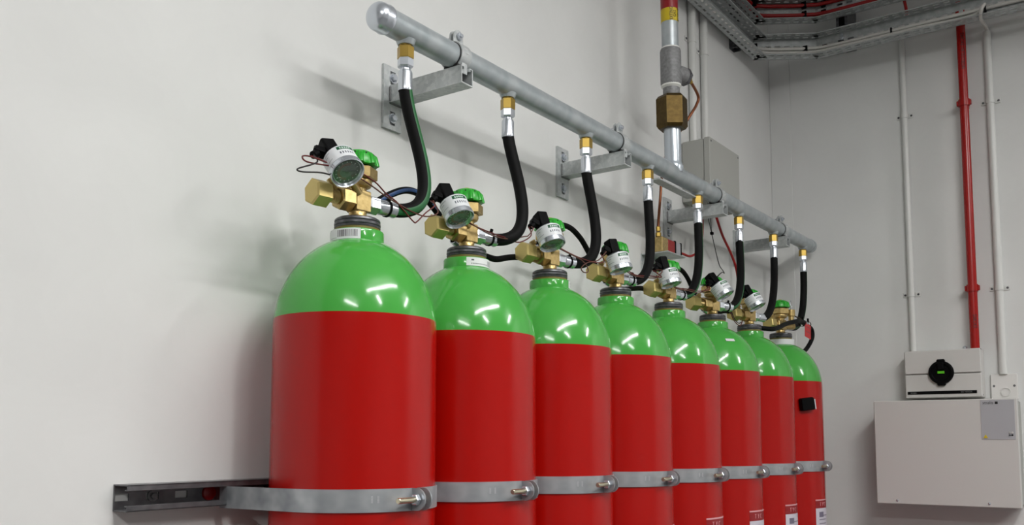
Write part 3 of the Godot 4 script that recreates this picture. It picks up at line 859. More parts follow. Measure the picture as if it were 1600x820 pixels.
# brass valve in its own frame: local x along cap -> outlet, origin on the cylinder axis at the outlet's height
func make_valve(t: Node3D, turn: float, gauge_normal: Vector3, with_gauge: bool, gauge_shift: Vector3) -> void:
	var ax := Basis(Vector3.UP, -turn)
	var v := MB.new()
	v.lathe([Vector2(0.022, -0.0325), Vector2(0.018, -0.029), Vector2(0.015, -0.024), Vector2(0.015, -0.018)], 24)
	v.box(Vector3(0.031, 0.036, 0.030), at(Vector3(0.002, 0, 0)), 0.002)
	v.lathe([Vector2(0.0145, 0.017), Vector2(0.0145, 0.022), Vector2(0.021, 0.025), Vector2(0.0235, 0.030), Vector2(0.0225, 0.036), Vector2(0.018, 0.039), Vector2(0.018, 0.060), Vector2(0, 0.060)], 32)
	var body := part("valve_body", v, mats.brass, t, Transform3D(ax, W(0, 0.489, 0)))
	var X := along(Vector3(-1, 0, 0), Vector3(-0.063, 0, 0), Vector3(0, 0.9, 0.43))
	var cap := hexnut(MB.new(), 0.0225, 0.031, X, 0.08)
	part("cap_nut", cap, mats.brass_cap, body)
	var nk := []
	for k in 8:
		nk.append(Vector2(0.0112, -0.064 + k * 0.003)); nk.append(Vector2(0.0100, -0.0625 + k * 0.003))
	part("threaded_neck", MB.new().lathe(nk, 20, along(Vector3(1, 0, 0))), mats.brass, body)
	part("port_hex", hexnut(MB.new(), 0.0205, 0.028, along(Vector3(1, 0, 0), Vector3(-0.042, 0, 0), Vector3(0, 0.9, 0.43)), 0.1), mats.brass, body)
	part("spindle_hex", hexnut(MB.new(), 0.0325, 0.020, at(Vector3(0, 0.037, 0), Basis(Vector3.UP, 0.5)), 0.08), mats.brass, body)
	# green hand cap: fluted skirt and shallow dome
	var hc := MB.new()
	hc.lathe([Vector2(0.024, 0.060), Vector2(0.0315, 0.0605), Vector2(0.0318, 0.064), Vector2(0.0285, 0.076), Vector2(0.026, 0.081), Vector2(0.020, 0.085), Vector2(0.010, 0.0875), Vector2(0.0, 0.088)], 40)
	for k in 9:
		var a := TAU * k / 9
		hc.lathe([Vector2(0, -0.012), Vector2(0.0055, -0.012), Vector2(0.005, 0.004), Vector2(0.0025, 0.008), Vector2(0, 0.009)], 10, at(Vector3(cos(a) * 0.0275, 0.0725, sin(a) * 0.0275)) * Transform3D(Basis(Vector3(sin(a), 0, -cos(a)), -0.22), Vector3.ZERO))
	var hand := part("hand_cap", hc, mats.green_plastic, body)
	part("spindle_tip", MB.new().lathe([Vector2(0.006, 0.0865), Vector2(0.006, 0.0895), Vector2(0, 0.0895)], 14), mats.label_yellow, hand)
	for k in 9:
		var a := TAU * (k + 0.5) / 9
		var d := Vector3(cos(a), 0.45, sin(a)).normalized()
		part("hole", MB.new().lathe([Vector2(0.0016, -0.002), Vector2(0.0016, 0.0006), Vector2(0, 0.0006)], 8, along(d, Vector3(cos(a) * 0.0272, 0.0788, sin(a) * 0.0272))), mats.ink, hand)
	# bleed screw on the back port
	part("bleed_screw", hexnut(MB.new().lathe([Vector2(0.004, 0), Vector2(0.004, 0.012), Vector2(0, 0.012)], 12, along(Vector3(-0.5, 0.8, -0.2), Vector3(-0.045, 0.012, 0))), 0.007, 0.01, along(Vector3(-0.5, 0.8, -0.2), Vector3(-0.05, 0.022, -0.002))), mats.brass, body)
	part("rear_port", hexnut(MB.new().lathe([Vector2(0.008, 0), Vector2(0.008, 0.014), Vector2(0, 0.014)], 14, along(Vector3(0, 0, -1), Vector3(0, 0, -0.014))), 0.0105, 0.014, along(Vector3(0, 0, -1), Vector3(0, 0, -0.020))), mats.zinc_bright, body)
	if not with_gauge:
		return
	# pressure gauge: local -y is the dial side
	var up := -gauge_normal.normalized()
	var G := along(up, W(-0.068 + gauge_shift.x, 0.529 + gauge_shift.y, 0.034 + gauge_shift.z), Vector3(0.35, 0, 1)).scaled_local(Vector3.ONE * 1.08)
	# local x axis should run away from the camera side: keep the plug over the near left
	var gb := MB.new().lathe([Vector2(0, -0.014), Vector2(0.0215, -0.014), Vector2(0.0250, -0.0195), Vector2(0.0262, -0.0185), Vector2(0.0262, -0.011), Vector2(0.0247, -0.0095), Vector2(0.0247, 0.017), Vector2(0.022, 0.0195), Vector2(0, 0.020)], 40)
	var g := part("gauge", gb, mats.zinc_bright, t, G)
	var dv := MB.new()
	for k in 32:
		var a := TAU * k / 32
		var b := TAU * (k + 1) / 32
		var p := Vector3(cos(a), 0, sin(a))
		var q := Vector3(cos(b), 0, sin(b))
		var dn := Vector3.DOWN
		dv.tri(Vector3(0, -0.0145, 0), p * 0.0208 + Vector3(0, -0.0145, 0), q * 0.0208 + Vector3(0, -0.0145, 0), dn, dn, dn, Vector2(0.5, 0.5), Vector2(0.5 + 0.5 * cos(a), 0.5 + 0.5 * sin(a)), Vector2(0.5 + 0.5 * cos(b), 0.5 + 0.5 * sin(b)))
	part("dial", dv, mats.print_dial, g)
	part("needle", MB.new().box(Vector3(0.0018, 0.0006, 0.024), at(Vector3(0.002, -0.0155, 0.004), Basis(Vector3.UP, 0.7)), 0.0002).lathe([Vector2(0, -0.0165), Vector2(0.0025, -0.0165), Vector2(0.0025, -0.0145)], 10), mats.ink, g)
	part("lens", MB.new().lathe([Vector2(0.0222, -0.0178), Vector2(0.0215, -0.0182), Vector2(0, -0.0182)], 32), mats.gauge_glass, g)
	part("print_band", MB.new().lathe([Vector2(0.02495, -0.0085), Vector2(0.02495, 0.0165)], 40, Transform3D(), false, 0.0, TAU, true), mats.print_gauge_band, g)
	# stem to the valve
	var gi := G.affine_inverse()
	var a0: Vector3 = gi * W(-0.01, 0.500, 0.012)
	part("stem", MB.new().tube([Vector3(0, 0.0, 0), Vector3(0, 0.010, 0).lerp(a0, 0.5), a0], 0.006, 12), mats.brass, g)
	# black connector: upright block with a slanting cable entry towards the near left
	var lx: Vector3 = gi.basis * Vector3(-0.92, 0.0, -0.39)
	lx.y = 0.0
	lx = lx.normalized()
	var pb := Basis(lx, Vector3.UP, lx.cross(Vector3.UP))
	var pm := MB.new().box(Vector3(0.024, 0.034, 0.024), Transform3D(pb, lx * 0.008 + Vector3(0, 0.037, 0)), 0.003)
	pm.box(Vector3(0.020, 0.014, 0.016), Transform3D(pb * Basis(Vector3(0, 0, 1), 0.5), lx * 0.026 + Vector3(0, 0.031, 0)), 0.003)
	pm.lathe([Vector2(0, 0), Vector2(0.0065, 0), Vector2(0.006, 0.010), Vector2(0, 0.010)], 12, along(lx + Vector3(0, -0.6, 0), lx * 0.032 + Vector3(0, 0.027, 0)))
	part("plug", pm, mats.black_plastic, g)
	glands.append(t.position + G * (lx * 0.041 + Vector3(0, 0.0215, 0)))


func cylinders() -> void:
	var names := [
		"nearest gas cylinder, wearing a bar code sticker on the left of its collar",
		"second gas cylinder from the near end, white number sticker on its collar",
		"third gas cylinder from the near end, sticker peeping round the right of its collar",
		"fourth gas cylinder from the near end, no sticker on its collar",
		"fifth gas cylinder from the near end, edge of a red label heading low down",
		"sixth gas cylinder from the near end, with a small white sticker on its green shoulder",
		"seventh gas cylinder, next to last towards the end wall",
		"last gas cylinder by the end wall, without a gauge, with a red tag"]
	# dial directions as they were screwed on
	var norms := [Vector3(-0.1, -0.75, 0.65), Vector3(-0.04, -0.85, 0.47), Vector3(-0.06, -0.9, 0.36), Vector3(0.04, -0.95, 0.26), Vector3(0.03, -0.95, 0.28), Vector3(0.1, -0.8, 0.5), Vector3(0.06, -0.85, 0.45), Vector3.DOWN]
	var turns := [0.127, 0.127, 0.127, 0.127, 0.127, 0.35, 0.25, 0.127]
	var shifts := [Vector3.ZERO, Vector3(-0.0025, -0.0135, -0.003), Vector3(0.005, -0.0105, 0.008), Vector3(0.006, -0.0195, 0.0107), Vector3(0.001, -0.013, 0.001), Vector3(0.009, -0.008, 0.021), Vector3(0.0036, -0.005, 0.0094), Vector3.ZERO]
	var proto := make_cylinder()
	for i in 8:
		var t: Node3D = proto
		if i > 0:
			t = proto.duplicate()
			t.name = numbered("gas_cylinder")
			add_child(t)
			t.position = Vector3(PITCH * i, 0, 0)
		t.set_meta("label", names[i])
	for i in 8:
		var t: Node3D = get_node("gas_cylinder" if i == 0 else "gas_cylinder_%03d" % i)
		make_valve(t, turns[i], norms[i], i < 7, shifts[i])
		if i == 7:
			# manual release in place of the gauge
			var a := part("manual_release", MB.new().lathe([Vector2(0, 0), Vector2(0.013, 0), Vector2(0.013, 0.012), Vector2(0.010, 0.014), Vector2(0.010, 0.032), Vector2(0.014, 0.034), Vector2(0.014, 0.056), Vector2(0, 0.057)], 24, at(W(0.050, 0.490, 0.022))), mats.brass, t)
			part("ring", MB.new().tube(ring_points(0.017, Vector3(0.050, FL + 0.562, 0.022), Vector3(0.2, 0, 1)), 0.0012, 6, false), mats.zinc_bright, a)
			part("pin", MB.new().tube([W(0.060, 0.530, 0.022), W(0.165, 0.520, 0.030)], 0.0022, 8), mats.brass_dull, a)
			part("side_arm", MB.new().lathe([Vector2(0, 0), Vector2(0.011, 0), Vector2(0.011, 0.055), Vector2(0, 0.055)], 20, along(Vector3(0.9, 0.05, 0.35), W(0.008, 0.485, 0.005))), mats.brass, a)
		# stickers and labels
		if i == 0:
			part("sticker", MB.new().lathe([Vector2(0.0449, FL + 0.4175), Vector2(0.0449, FL + 0.435)], 24, Transform3D(), false, deg_to_rad(128), deg_to_rad(212), true), mats.print_barcode, t)
		elif i == 1 or i == 2:
			var s := 68.0 if i == 1 else 8.0
			part("sticker", MB.new().lathe([Vector2(0.0449, FL + 0.4185), Vector2(0.0449, FL + 0.4345)], 24, Transform3D(), false, deg_to_rad(s - 8), deg_to_rad(s + 74), true), mats.print_number, t)
		elif i == 5:
			var p := Vector3(-0.052, 0, 0.052)
			var yy := 0.375
			var rr := dome_r(yy)
			var dn := Vector3(-0.62, 0, 0.785)
			var nn := (dn * 0.75 + Vector3(0, 0.66, 0)).normalized()
			var sx := along(nn, dn * (rr + 0.001) + Vector3(0, FL + yy, 0), Vector3.UP)
			part("sticker", MB.new().box(Vector3(0.028, 0.0012, 0.010), sx, 0.0004), mats.label_white, t)
		elif i == 7:
			part("sticker", MB.new().lathe([Vector2(0.0449, FL + 0.4145), Vector2(0.0449, FL + 0.436)], 40, Transform3D(), false, deg_to_rad(20), deg_to_rad(250)), mats.label_white, t)
		# front label: white rule, red heading, white field
		var a0 := deg_to_rad(62)
		var a1 := deg_to_rad(114)
		part("label_rule", MB.new().lathe([Vector2(RC + 0.0004, FL - 0.112), Vector2(RC + 0.0004, FL - 0.108)], 20, Transform3D(), false, a0, a1), mats.ink_pink, t)
		var hd := part("label_heading", MB.new().lathe([Vector2(RC + 0.0003, FL - 0.137), Vector2(RC + 0.0003, FL - 0.112)], 20, Transform3D(), false, a0, a1), mats.label_red, t)
		for k in 3:
			var a := deg_to_rad(103 - k * 6.5)
			var dn := Vector3(cos(a), 0, sin(a))
			text(hd, ["T", "Y", "C"][k], 0.012, mats.ink_pink, Transform3D(Basis(Vector3.UP.cross(dn), Vector3.UP, dn), dn * (RC + 0.0005) + Vector3(0, FL - 0.1245, 0)))
		part("front_label", MB.new().lathe([Vector2(RC + 0.0004, FL - 0.36), Vector2(RC + 0.0004, FL - 0.137)], 20, Transform3D(), false, a0, a1, true), mats.print_cylinder_label, t)


func ring_points(r: float, c: Vector3, nrm: Vector3) -> Array:
	var f := along(nrm, c)
	var o := []
	for k in 25: o.append(f * (Vector3(cos(TAU * k / 24), 0, sin(TAU * k / 24)) * r))
	return o


# ---------------------------------------------------------------- rail and clamps
func rail_and_clamps() -> void:
	var x0 := -0.3185
	var x1 := 2.26
	var h := 0.039
	var dpt := 0.0355
	var t := thing("mounting_rail", "slotted strut rail along the wall behind the cylinders", "rail", W(x0, 0.0065 - h / 2, ZW + 0.0005))
	# back with long slots, then webs, lips
	var L := x1 - x0
	part("back", MB.new().slotted(L, h, 0.0022, [[h / 2, 0.0105, 0.022, 0.0502, 0.0125]]), mats.rail_steel, t)
	for s in [0, 1]:
		var y := 0.0 if s == 0 else h - 0.0022
		part("web", MB.new().box(Vector3(L, 0.0022, dpt - 0.0022), at(Vector3(L / 2, y + 0.0011, (dpt + 0.0022) / 2)), 0.0006), mats.rail_steel, t)
		var ly := 0.004 if s == 0 else h - 0.004
		part("lip", MB.new().box(Vector3(L, 0.008, 0.0022), at(Vector3(L / 2, ly, dpt - 0.0011)), 0.0008).box(Vector3(L, 0.0022, 0.007), at(Vector3(L / 2, 0.008 if s == 0 else h - 0.008, dpt - 0.0035)), 0.0006), mats.rail_steel, t)
	for x in [0.0627, 0.5645, 1.0663, 1.5682, 2.07]:
		part("wall_screw", hexnut(MB.new().lathe([Vector2(0, 0), Vector2(0.0085, 0), Vector2(0.0085, 0.0016), Vector2(0, 0.0016)], 16, along(Vector3(0, 0, 1), Vector3(x, h / 2, 0.0022))), 0.005, 0.004, along(Vector3(0, 0, 1), Vector3(x, h / 2, 0.0038))), mats.cast_iron, t)
	part("red_washer", MB.new().lathe([Vector2(0, 0), Vector2(0.0125, 0), Vector2(0.0115, 0.003), Vector2(0.004, 0.005), Vector2(0, 0.005)], 24, along(Vector3(0, 0, 1), Vector3(0.163, h / 2, 0.0024))), mats.solenoid_red, t)
	# one clamp: two straps from the rail round the cylinder, ears and bolt in front
	var proto: Node3D
	var cn := ["first", "second", "third", "fourth", "fifth", "sixth", "seventh", "eighth"]
	for i in 8:
		var c: Node3D
		if i == 0:
			c = thing("cylinder_clamp", "", "clamp", W(0, 0, 0), "clamps holding the cylinders")
			proto = c
			var rs := RC + 0.0018
			for s in [-1, 1]:
				var pa := Vector2(-0.1445, -0.134)
				# tangent from the rail to the circle
				var dd := pa.length()
				var base := atan2(pa.y, pa.x)
				var ta := base - acos(clampf((RC + 0.0008) / dd, -1, 1))
				var line := [pa + Vector2(0, -0.018), pa]
				var end_a := PI / 2 + 0.055
				ta = fposmod(ta, TAU)
				for k in 41:
					var a := lerpf(ta, end_a, k / 40.0)
					line.append(Vector2(cos(a), sin(a)) * rs)
				var lst: Vector2 = line[line.size() - 1]
				var poly := PackedVector2Array()
				var back := PackedVector2Array()
				for k in line.size():
					var tg: Vector2 = (line[min(k + 1, line.size() - 1)] - line[max(k - 1, 0)]).normalized()
					var nn := Vector2(-tg.y, tg.x)
					poly.append(Vector2(line[k].x * -s, line[k].y) + Vector2(nn.x * -s, nn.y) * 0.0013)
					back.append(Vector2(line[k].x * -s, line[k].y) - Vector2(nn.x * -s, nn.y) * 0.0013)
				back.reverse()
				poly.append_array(back)
				var m := MB.new().extrude(poly, 0.0345, Transform3D(Basis(Vector3(1, 0, 0), Vector3(0, 0, 1), Vector3(0, -1, 0)), Vector3(0, 0.01725, 0)))
				# ear: rounded tab standing out towards the room
				var ear := PackedVector2Array([Vector2(-0.01725, 0), Vector2(0.01725, 0)])
				for k in 13: ear.append(Vector2(0, 0.013) + Vector2(cos(PI * k / 12), sin(PI * k / 12)) * Vector2(0.01725, 0.016))
				m.extrude(ear, 0.0028, Transform3D(Basis(Vector3(0, 1, 0), Vector3(0, 0, 1), Vector3(1, 0, 0)), Vector3(lst.x * -s - 0.0014, 0, lst.y - 0.002)))
				var half := part("strap", m, mats.strap_zinc, c)
				if s == 1:
					for q in [0, 1]:
						var a := deg_to_rad(123 - q * 4.0)
						var dn := Vector3(cos(a), 0, sin(a))
						text(half, "IIIIIIIII", 0.0026, mats.label_white, Transform3D(Basis(Vector3.UP, Vector3.UP.cross(dn) * -1.0, dn), dn * (rs + 0.0016) + Vector3(0, 0.002, 0)), "stamp")
			var by := RC + 0.014
			var b := MB.new()
			var thr := []
			for k in 22:
				thr.append(Vector2(0.0047, -0.052 + k * 0.0026)); thr.append(Vector2(0.0043, -0.0507 + k * 0.0026))
			b.lathe([Vector2(0, -0.0535), Vector2(0.004, -0.0535)] + thr, 16, along(Vector3(1, 0, 0), Vector3(0, 0, by)))
			part("bolt", b, mats.nickel, c)
			part("nut", hexnut(MB.new(), 0.0088, 0.008, along(Vector3(-1, 0, 0), Vector3(-0.0098, 0, by))), mats.zinc_bright, c)
			part("bolt_head", hexnut(MB.new(), 0.0088, 0.006, along(Vector3(1, 0, 0), Vector3(0.0098, 0, by))), mats.nickel, c)
		else:
			c = proto.duplicate()
			c.name = numbered("cylinder_clamp")
			add_child(c)
			c.position = W(PITCH * i, [0, 0, 0, 0.001, 0.0, -0.001, 0.0, 0.002][i], 0)
		c.set_meta("label", "galvanized strap clamp with bolt round the %s cylinder from the near end" % cn[i])


# ---------------------------------------------------------------- hoses
func bezier(a: Vector3, b: Vector3, c: Vector3, d: Vector3, k: int) -> Array:
	var o := []
	for j in k + 1: o.append(a.bezier_interpolate(b, c, d, float(j) / k))
	return o


func hoses() -> void:
	# [turn of the bow, drop below the manifold, reach from the outlet, stripe]
	var bow := [[20.0, 0.07, 0.14, 1], [35.0, 0.05, 0.14, 0], [7.3, 0.05, 0.17, 0], [40.0, 0.07, 0.085, 0], [35.0, 0.05, 0.08, 1], [45.0, 0.05, 0.06, 1], [45.0, 0.07, 0.055, 0], [-15.0, 0.06, 0.24, 1]]
	var turns := [0.127, 0.127, 0.127, 0.127, 0.127, 0.35, 0.25, 0.127]
	var nm := ["nearest discharge hose, black with a green printed line, on the first cylinder", "plain black discharge hose on the second cylinder", "plain black discharge hose on the third cylinder, below the second bracket", "plain black discharge hose on the fourth cylinder, left of the riser", "black discharge hose with green edge on the fifth cylinder", "black discharge hose with green edge on the sixth cylinder", "plain black discharge hose on the seventh cylinder", "black discharge hose with green edge on the last cylinder"]
	for i in 8:
		var A := W(MX + MP * i, 0.724, MZ)
		var ax := Vector3(cos(turns[i]), 0, sin(turns[i]))
		var C := W(PITCH * i, 0.489, 0)
		var B := C + ax * 0.075
		var an := deg_to_rad(bow[i][0])
		var t := thing("discharge_hose", nm[i], "hose", A, "discharge hoses to the manifold")
		var path := bezier(A + Vector3(0, 0.01, 0), A + Vector3(0, -bow[i][1], 0), B + Vector3(cos(an), 0, sin(an)) * bow[i][2] * 0.55 + ax * bow[i][2] * 0.45, B - ax * 0.006, 40)
		for k in path.size(): path[k] -= A
		part("hose", MB.new().tube(path, 0.0124, 20, true, Vector3(1, 0, 0)), mats.rubber, t)
		if bow[i][3]:
			part("stripe", MB.new().tube(path.slice(1, 40), 0.01255, 6, false, Vector3(1, 0, 0), deg_to_rad(44 if i == 0 else 52), deg_to_rad(106 if i == 0 else 94)), mats.hose_stripe, t)
		# upper end: swivel nut, stem and crimped ferrule
		var up := hexnut(MB.new(), 0.0148, 0.019, at(W(A.x, 0.7635, MZ) - A), 0.14)
		part("swivel_nut", up, mats.zinc_bright, t)
		part("ferrule", MB.new().lathe([Vector2(0.0128, -0.004), Vector2(0.0134, 0.0), Vector2(0.0130, 0.003), Vector2(0.0130, 0.030), Vector2(0.0115, 0.034), Vector2(0.0088, 0.035), Vector2(0.0088, 0.041)], 24), mats.zinc_bright, t)
		# lower end: hexagon on the valve outlet and ferrule
		var lx := along(ax, C - A, Vector3(0, 0.9, 0.43))
		part("outlet_nut", hexnut(MB.new(), 0.0165, 0.022, lx * at(Vector3(0, 0.018, 0)), 0.1), mats.zinc_bright, t)
		part("ferrule", MB.new().lathe([Vector2(0.009, 0.038), Vector2(0.0125, 0.043), Vector2(0.0134, 0.046), Vector2(0.0134, 0.074), Vector2(0.0140, 0.078), Vector2(0.0124, 0.080)], 24, lx), mats.zinc_bright, t)
		if i < 6:
			part("cable_tie", MB.new().lathe([Vector2(0.0137, 0.060), Vector2(0.0150, 0.060), Vector2(0.0150, 0.064), Vector2(0.0137, 0.064)], 20, lx).box(Vector3(0.006, 0.005, 0.008), lx * at(Vector3(0, 0.062, 0)) * at(Vector3.ZERO) * Transform3D(Basis(), Vector3(0, 0, 0.0165)), 0.001), mats.black_plastic, t)
	# thin pilot hoses looping from valve to valve along the wall side
	var pil := [
		[[0.03, 0.489, -0.035], [0.07, 0.503, -0.04], [0.108, 0.528, -0.035], [0.145, 0.546, -0.03], [0.185, 0.552, -0.035], [0.225, 0.546, -0.04], [0.262, 0.520, -0.038], [0.2954, 0.489, -0.034]],
		[[0.2954, 0.489, -0.034], [0.325, 0.472, -0.04], [0.373, 0.466, -0.036], [0.402, 0.466, -0.035], [0.440, 0.466, -0.035], [0.490, 0.478, -0.035], [0.545, 0.487, -0.035], [0.5908, 0.489, -0.034]],
		[[0.5908, 0.489, -0.034], [0.62, 0.53, -0.05], [0.655, 0.575, -0.05], [0.694, 0.588, -0.04], [0.735, 0.588, -0.036], [0.775, 0.573, -0.035], [0.805, 0.553, -0.035], [0.85, 0.515, -0.035], [0.8862, 0.489, -0.034]],
		[[0.8862, 0.489, -0.034], [0.93, 0.478, -0.038], [0.98, 0.475, -0.036], [1.04, 0.484, -0.035], [1.10, 0.492, -0.035], [1.1816, 0.489, -0.034]],
		[[1.1816, 0.489, -0.034], [1.22, 0.54, -0.05], [1.28, 0.578, -0.04], [1.335, 0.579, -0.035], [1.38, 0.562, -0.035], [1.42, 0.53, -0.035], [1.477, 0.489, -0.034]],
		[[1.477, 0.489, -0.034], [1.52, 0.474, -0.036], [1.56, 0.476, -0.035], [1.613, 0.486, -0.035], [1.68, 0.496, -0.035], [1.7723, 0.489, -0.034]]]
	var pn := ["thin pilot hose arching between the first and second cylinder, blue print", "thin pilot hose sagging between the second and third cylinder", "thin pilot hose arching between the third and fourth cylinder", "thin pilot hose sagging between the fourth and fifth cylinder", "thin pilot hose arching between the fifth and sixth cylinder", "thin pilot hose sagging between the sixth and seventh cylinder"]
	for i in 6:
		var pts := []
		var o := W(pil[i][0][0], pil[i][0][1], pil[i][0][2])
		for q in pil[i]: pts.append(W(q[0], q[1], q[2]) - o)
		var t := thing("pilot_hose", pn[i], "hose", o, "pilot hoses between the valves")
		var sm := smooth(pts, 8)
		part("hose", MB.new().tube(sm, 0.0066, 14, true, Vector3(0, 0, 1)), mats.rubber, t)
		if i == 0:
			part("stripe", MB.new().tube(sm.slice(6, 46), 0.0067, 6, false, Vector3(0, 0, 1), deg_to_rad(-28), deg_to_rad(28)), mats.hose_stripe_blue, t)
		for e in [0, 1]:
			var k := 5 if e == 0 else sm.size() - 6
			var p0: Vector3 = sm[k]
			var p1: Vector3 = sm[k + (5 if e == 0 else -5)]
			part("ferrule", MB.new().lathe([Vector2(0.0064, -0.012), Vector2(0.0082, -0.012), Vector2(0.0082, 0.012), Vector2(0.0068, 0.013)], 16, along(p1 - p0, p0)), mats.zinc_bright, t)
	# heavier pilot hose in front of the last valve, ending in a loop behind the cylinder
	var o8 := W(1.80, 0.452, 0.02)
	var p8 := []
	for q in [[1.80, 0.452, 0.02], [1.83, 0.448, 0.055], [1.90, 0.462, 0.055], [1.985, 0.482, 0.05], [2.071, 0.498, 0.052], [2.14, 0.507, 0.045], [2.20, 0.507, 0.04], [2.27, 0.505, 0.03], [2.318, 0.495, 0.03], [2.322, 0.465, 0.03], [2.30, 0.430, 0.02], [2.25, 0.405, 0.015], [2.19, 0.398, 0.01]]: p8.append(W(q[0], q[1], q[2]) - o8)
	var t8 := thing("pilot_hose", "black pilot hose in front of the last valve, looping down behind it", "hose", o8, "pilot hoses between the valves")
	var s8 := smooth(p8, 8)
	part("hose", MB.new().tube(s8, 0.0078, 14), mats.rubber, t8)
	part("fitting", MB.new().lathe([Vector2(0.0085, -0.022), Vector2(0.0105, -0.022), Vector2(0.0105, 0.022), Vector2(0.0085, 0.022)], 16, along(s8[54] - s8[50], s8[51])), mats.zinc_bright, t8)


func wires() -> void:
	# two thin strands per run, given from the first cylinder of each run: [cylinder, strand a, strand b, label]
	var runs := [
		[0, [[-0.075, 0.523, 0.03], [-0.100, 0.527, 0.03], [-0.135, 0.528, 0.03], [-0.150, 0.524, 0.03], [-0.140, 0.518, 0.03], [-0.092, 0.524, 0.028]], [[-0.108, 0.530, 0.04], [-0.125, 0.520, 0.035], [-0.158, 0.503, 0.03], [-0.150, 0.500, 0.03], [-0.11, 0.508, 0.03], [-0.068, 0.512, 0.022]], "thin dark wire looping left from the first gauge"],
		[0, [[-0.03, 0.530, 0.03], [0.007, 0.520, 0.032], [0.036, 0.507, 0.03], [0.066, 0.500, 0.026], [0.085, 0.488, 0.027], [0.107, 0.472, 0.03], [0.116, 0.474, 0.03], [0.140, 0.495, 0.03], [0.164, 0.513, 0.03]], [[-0.03, 0.520, 0.03], [0.002, 0.511, 0.032], [0.036, 0.502, 0.03], [0.067, 0.498, 0.026], [0.10, 0.490, 0.029], [0.140, 0.488, 0.03], [0.168, 0.500, 0.034]], "thin red and brown wires drooping from the first valve to the second gauge"],
		[1, [[-0.05, 0.512, 0.03], [-0.03, 0.500, 0.03], [0.042, 0.494, 0.03], [0.097, 0.494, 0.028], [0.135, 0.492, 0.03], [0.172, 0.512, 0.034]], [[-0.05, 0.508, 0.03], [-0.02, 0.498, 0.032], [0.042, 0.490, 0.03], [0.096, 0.492, 0.03], [0.152, 0.507, 0.03], [0.168, 0.512, 0.03], [0.180, 0.528, 0.034]], "thin red and brown wires from the second valve to the third gauge"],
		[2, [[-0.05, 0.515, 0.03], [0.0, 0.506, 0.03], [0.068, 0.500, 0.028], [0.14, 0.498, 0.03], [0.18, 0.505, 0.034]], [[-0.05, 0.51, 0.03], [0.0, 0.504, 0.03], [0.068, 0.498, 0.028], [0.093, 0.492, 0.03], [0.112, 0.480, 0.03], [0.112, 0.471, 0.03], [0.094, 0.468, 0.03], [0.084, 0.476, 0.03], [0.11, 0.492, 0.03], [0.16, 0.506, 0.03], [0.190, 0.530, 0.034]], "thin red and brown wires with a small loop, third valve to fourth gauge"],
		[3, [[-0.03, 0.512, 0.03], [0.016, 0.502, 0.03], [0.06, 0.499, 0.028], [0.136, 0.508, 0.03], [0.185, 0.512, 0.034]], [[-0.03, 0.508, 0.03], [0.016, 0.498, 0.03], [0.06, 0.496, 0.028], [0.136, 0.503, 0.03], [0.17, 0.51, 0.03], [0.19, 0.53, 0.034]], "thin red and brown wires from the fourth valve to the fifth gauge"],
		[4, [[-0.04, 0.506, 0.03], [-0.012, 0.498, 0.03], [0.056, 0.503, 0.03], [0.132, 0.507, 0.03], [0.185, 0.518, 0.04]], [[-0.04, 0.502, 0.03], [-0.012, 0.495, 0.03], [0.056, 0.499, 0.03], [0.132, 0.502, 0.03], [0.18, 0.52, 0.034]], "thin red and brown wires from the fifth valve to the sixth gauge"],
		[5, [[0.07, 0.502, 0.0], [0.128, 0.490, 0.0], [0.165, 0.462, 0.0], [0.20, 0.450, 0.0], [0.222, 0.452, 0.0], [0.24, 0.47, 0.0]], [[0.075, 0.506, 0.0], [0.134, 0.494, 0.0], [0.172, 0.466, 0.0], [0.205, 0.456, 0.0], [0.226, 0.462, 0.0]], "thin dark wires sagging between the sixth and seventh cylinder necks"]]
	for r in runs:
		var ox: float = PITCH * r[0]
		var o := W(ox + r[1][0][0], r[1][0][1], r[1][0][2])
		var t := thing("signal_wire", r[3], "wire", o)
		for s in 2:
			var pts := []
			for q in r[1 + s]: pts.append(W(ox + q[0], q[1], q[2]) - o)
			var fan := Vector3(0.0, 0.0, 0.003 * (s * 2 - 1))
			if r[0] == 0 and r[3].contains("looping"):
				pts[0] = glands[0] + fan - o
			elif r[0] < 5:
				pts.append(glands[r[0] + 1] + fan - o)
			var dark: bool = r[3].contains("dark")
			part("strand", MB.new().tube(smooth(pts, 8), 0.0013 if r[0] < 3 else 0.0015, 7), mats.wire_black if dark and s == 1 else mats.wire_red if s == 0 else mats.wire_brown, t)
	# cables dropping from the junction box
	top("red_drop_cable", MB.new().tube(smooth([W(1.758, 0.862, -0.11), W(1.765, 0.82, -0.1), W(1.809, 0.773, -0.1), W(1.879, 0.723, -0.1), W(1.925, 0.675, -0.1), W(1.96, 0.62, -0.11), W(1.98, 0.55, -0.13)], 8), 0.0042, 10), mats.cable_red, "red cable dropping from the grey junction box behind the sixth hose", "cable")
	top("red_lead", MB.new().tube(smooth([W(1.508, 0.669, -0.12), W(1.54, 0.668, -0.12), W(1.585, 0.668, -0.115), W(1.635, 0.695, -0.11), W(1.665, 0.75, -0.11), W(1.68, 0.83, -0.115), W(1.684, 0.862, -0.12)], 8), 0.0038, 10), mats.cable_red, "red lead curving from the solenoid valve to the junction box", "cable")
	var b := thing("black_wire", "thin black wires hanging from the junction box to the sixth gauge", "wire", W(1.70, 0.862, -0.1))
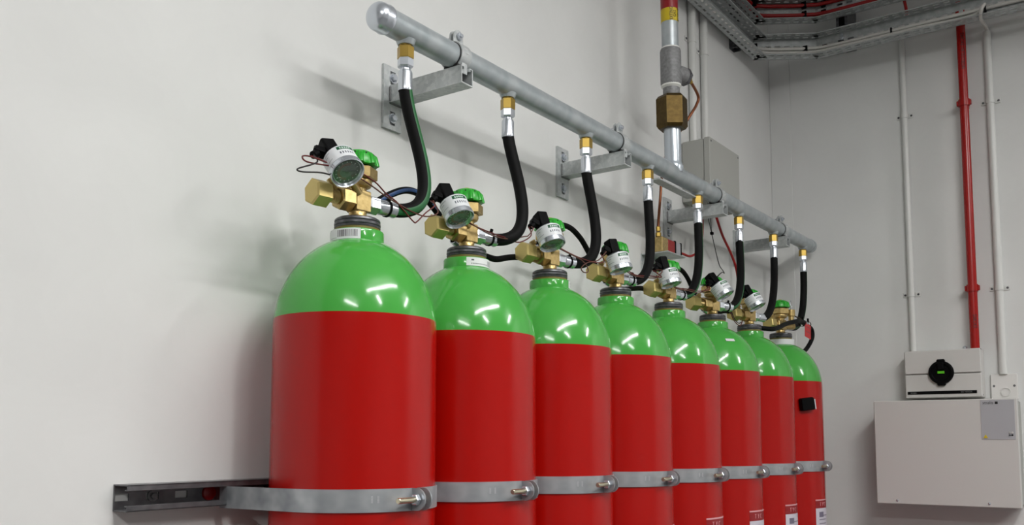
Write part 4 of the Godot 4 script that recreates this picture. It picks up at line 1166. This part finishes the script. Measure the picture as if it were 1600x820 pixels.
	for s in 2:
		var pts := []
		for q in [[1.693 + s * 0.018, 0.862, -0.1], [1.694 + s * 0.016, 0.81, -0.1], [1.713, 0.763, -0.098], [1.726, 0.70, -0.09], [1.716, 0.655, -0.075], [1.66, 0.625, -0.04], [1.56, 0.597, 0.005], [1.45, 0.578, 0.04]]: pts.append(W(q[0] + s * 0.002, q[1], q[2]) - b.position)
		pts.append(glands[5] + Vector3(0, 0, 0.004 * s) - b.position)
		part("strand", MB.new().tube(smooth(pts, 8), 0.0012, 6), mats.wire_black, b)
	part("cable_tie", MB.new().box(Vector3(0.012, 0.010, 0.010), at(W(1.715, 0.763, -0.098) - b.position), 0.002), mats.black_plastic, b)


func small_things() -> void:
	# red tag on the last valve's hose
	var t := thing("warning_tag", "red paper tag hanging from the hose of the last cylinder", "tag", W(2.215, 0.507, 0.045))
	part("card", MB.new().box(Vector3(0.066, 0.052, 0.0012), at(Vector3(0.005, -0.027, 0.002), Basis(Vector3(0, 0, 1), -0.10)), 0.0004), mats.tag_red, t)
	for x in [-0.025, 0.035]:
		part("tie", MB.new().lathe([Vector2(0.0112, -0.003), Vector2(0.0128, -0.003), Vector2(0.0128, 0.003), Vector2(0.0112, 0.003)], 16, along(Vector3(1, 0, 0), Vector3(x, -0.001, -0.008))).box(Vector3(0.007, 0.016, 0.006), at(Vector3(x, 0.014, -0.006)), 0.001), mats.black_plastic, t)
	for k in 2:
		part("print_line", MB.new().box(Vector3(0.05, 0.003, 0.0004), at(Vector3(0.004, -0.014 - k * 0.018, 0.0028), Basis(Vector3(0, 0, 1), -0.10)), 0.0), mats.label_red, t)
	# small black clip on the last cylinder
	var a := deg_to_rad(128)
	var dn := Vector3(cos(a), 0, sin(a))
	var b := thing("magnet_clip", "small black clip with white edge stuck on the last cylinder", "clip", W(PITCH * 7, 0.187, 0) + dn * RC)
	var bs := Basis(Vector3.UP.cross(dn), Vector3.UP, dn)
	part("block", MB.new().box(Vector3(0.05, 0.042, 0.022), Transform3D(bs * Basis(Vector3(0, 0, 1), 0.12), dn * 0.010 + Vector3(0, 0.021, 0)), 0.004), mats.black_plastic, b)
	part("white_edge", MB.new().box(Vector3(0.004, 0.034, 0.018), Transform3D(bs * Basis(Vector3(0, 0, 1), 0.12), dn * 0.010 + Vector3(0, 0.021, 0) + bs.x * 0.027), 0.001), mats.label_white, b)
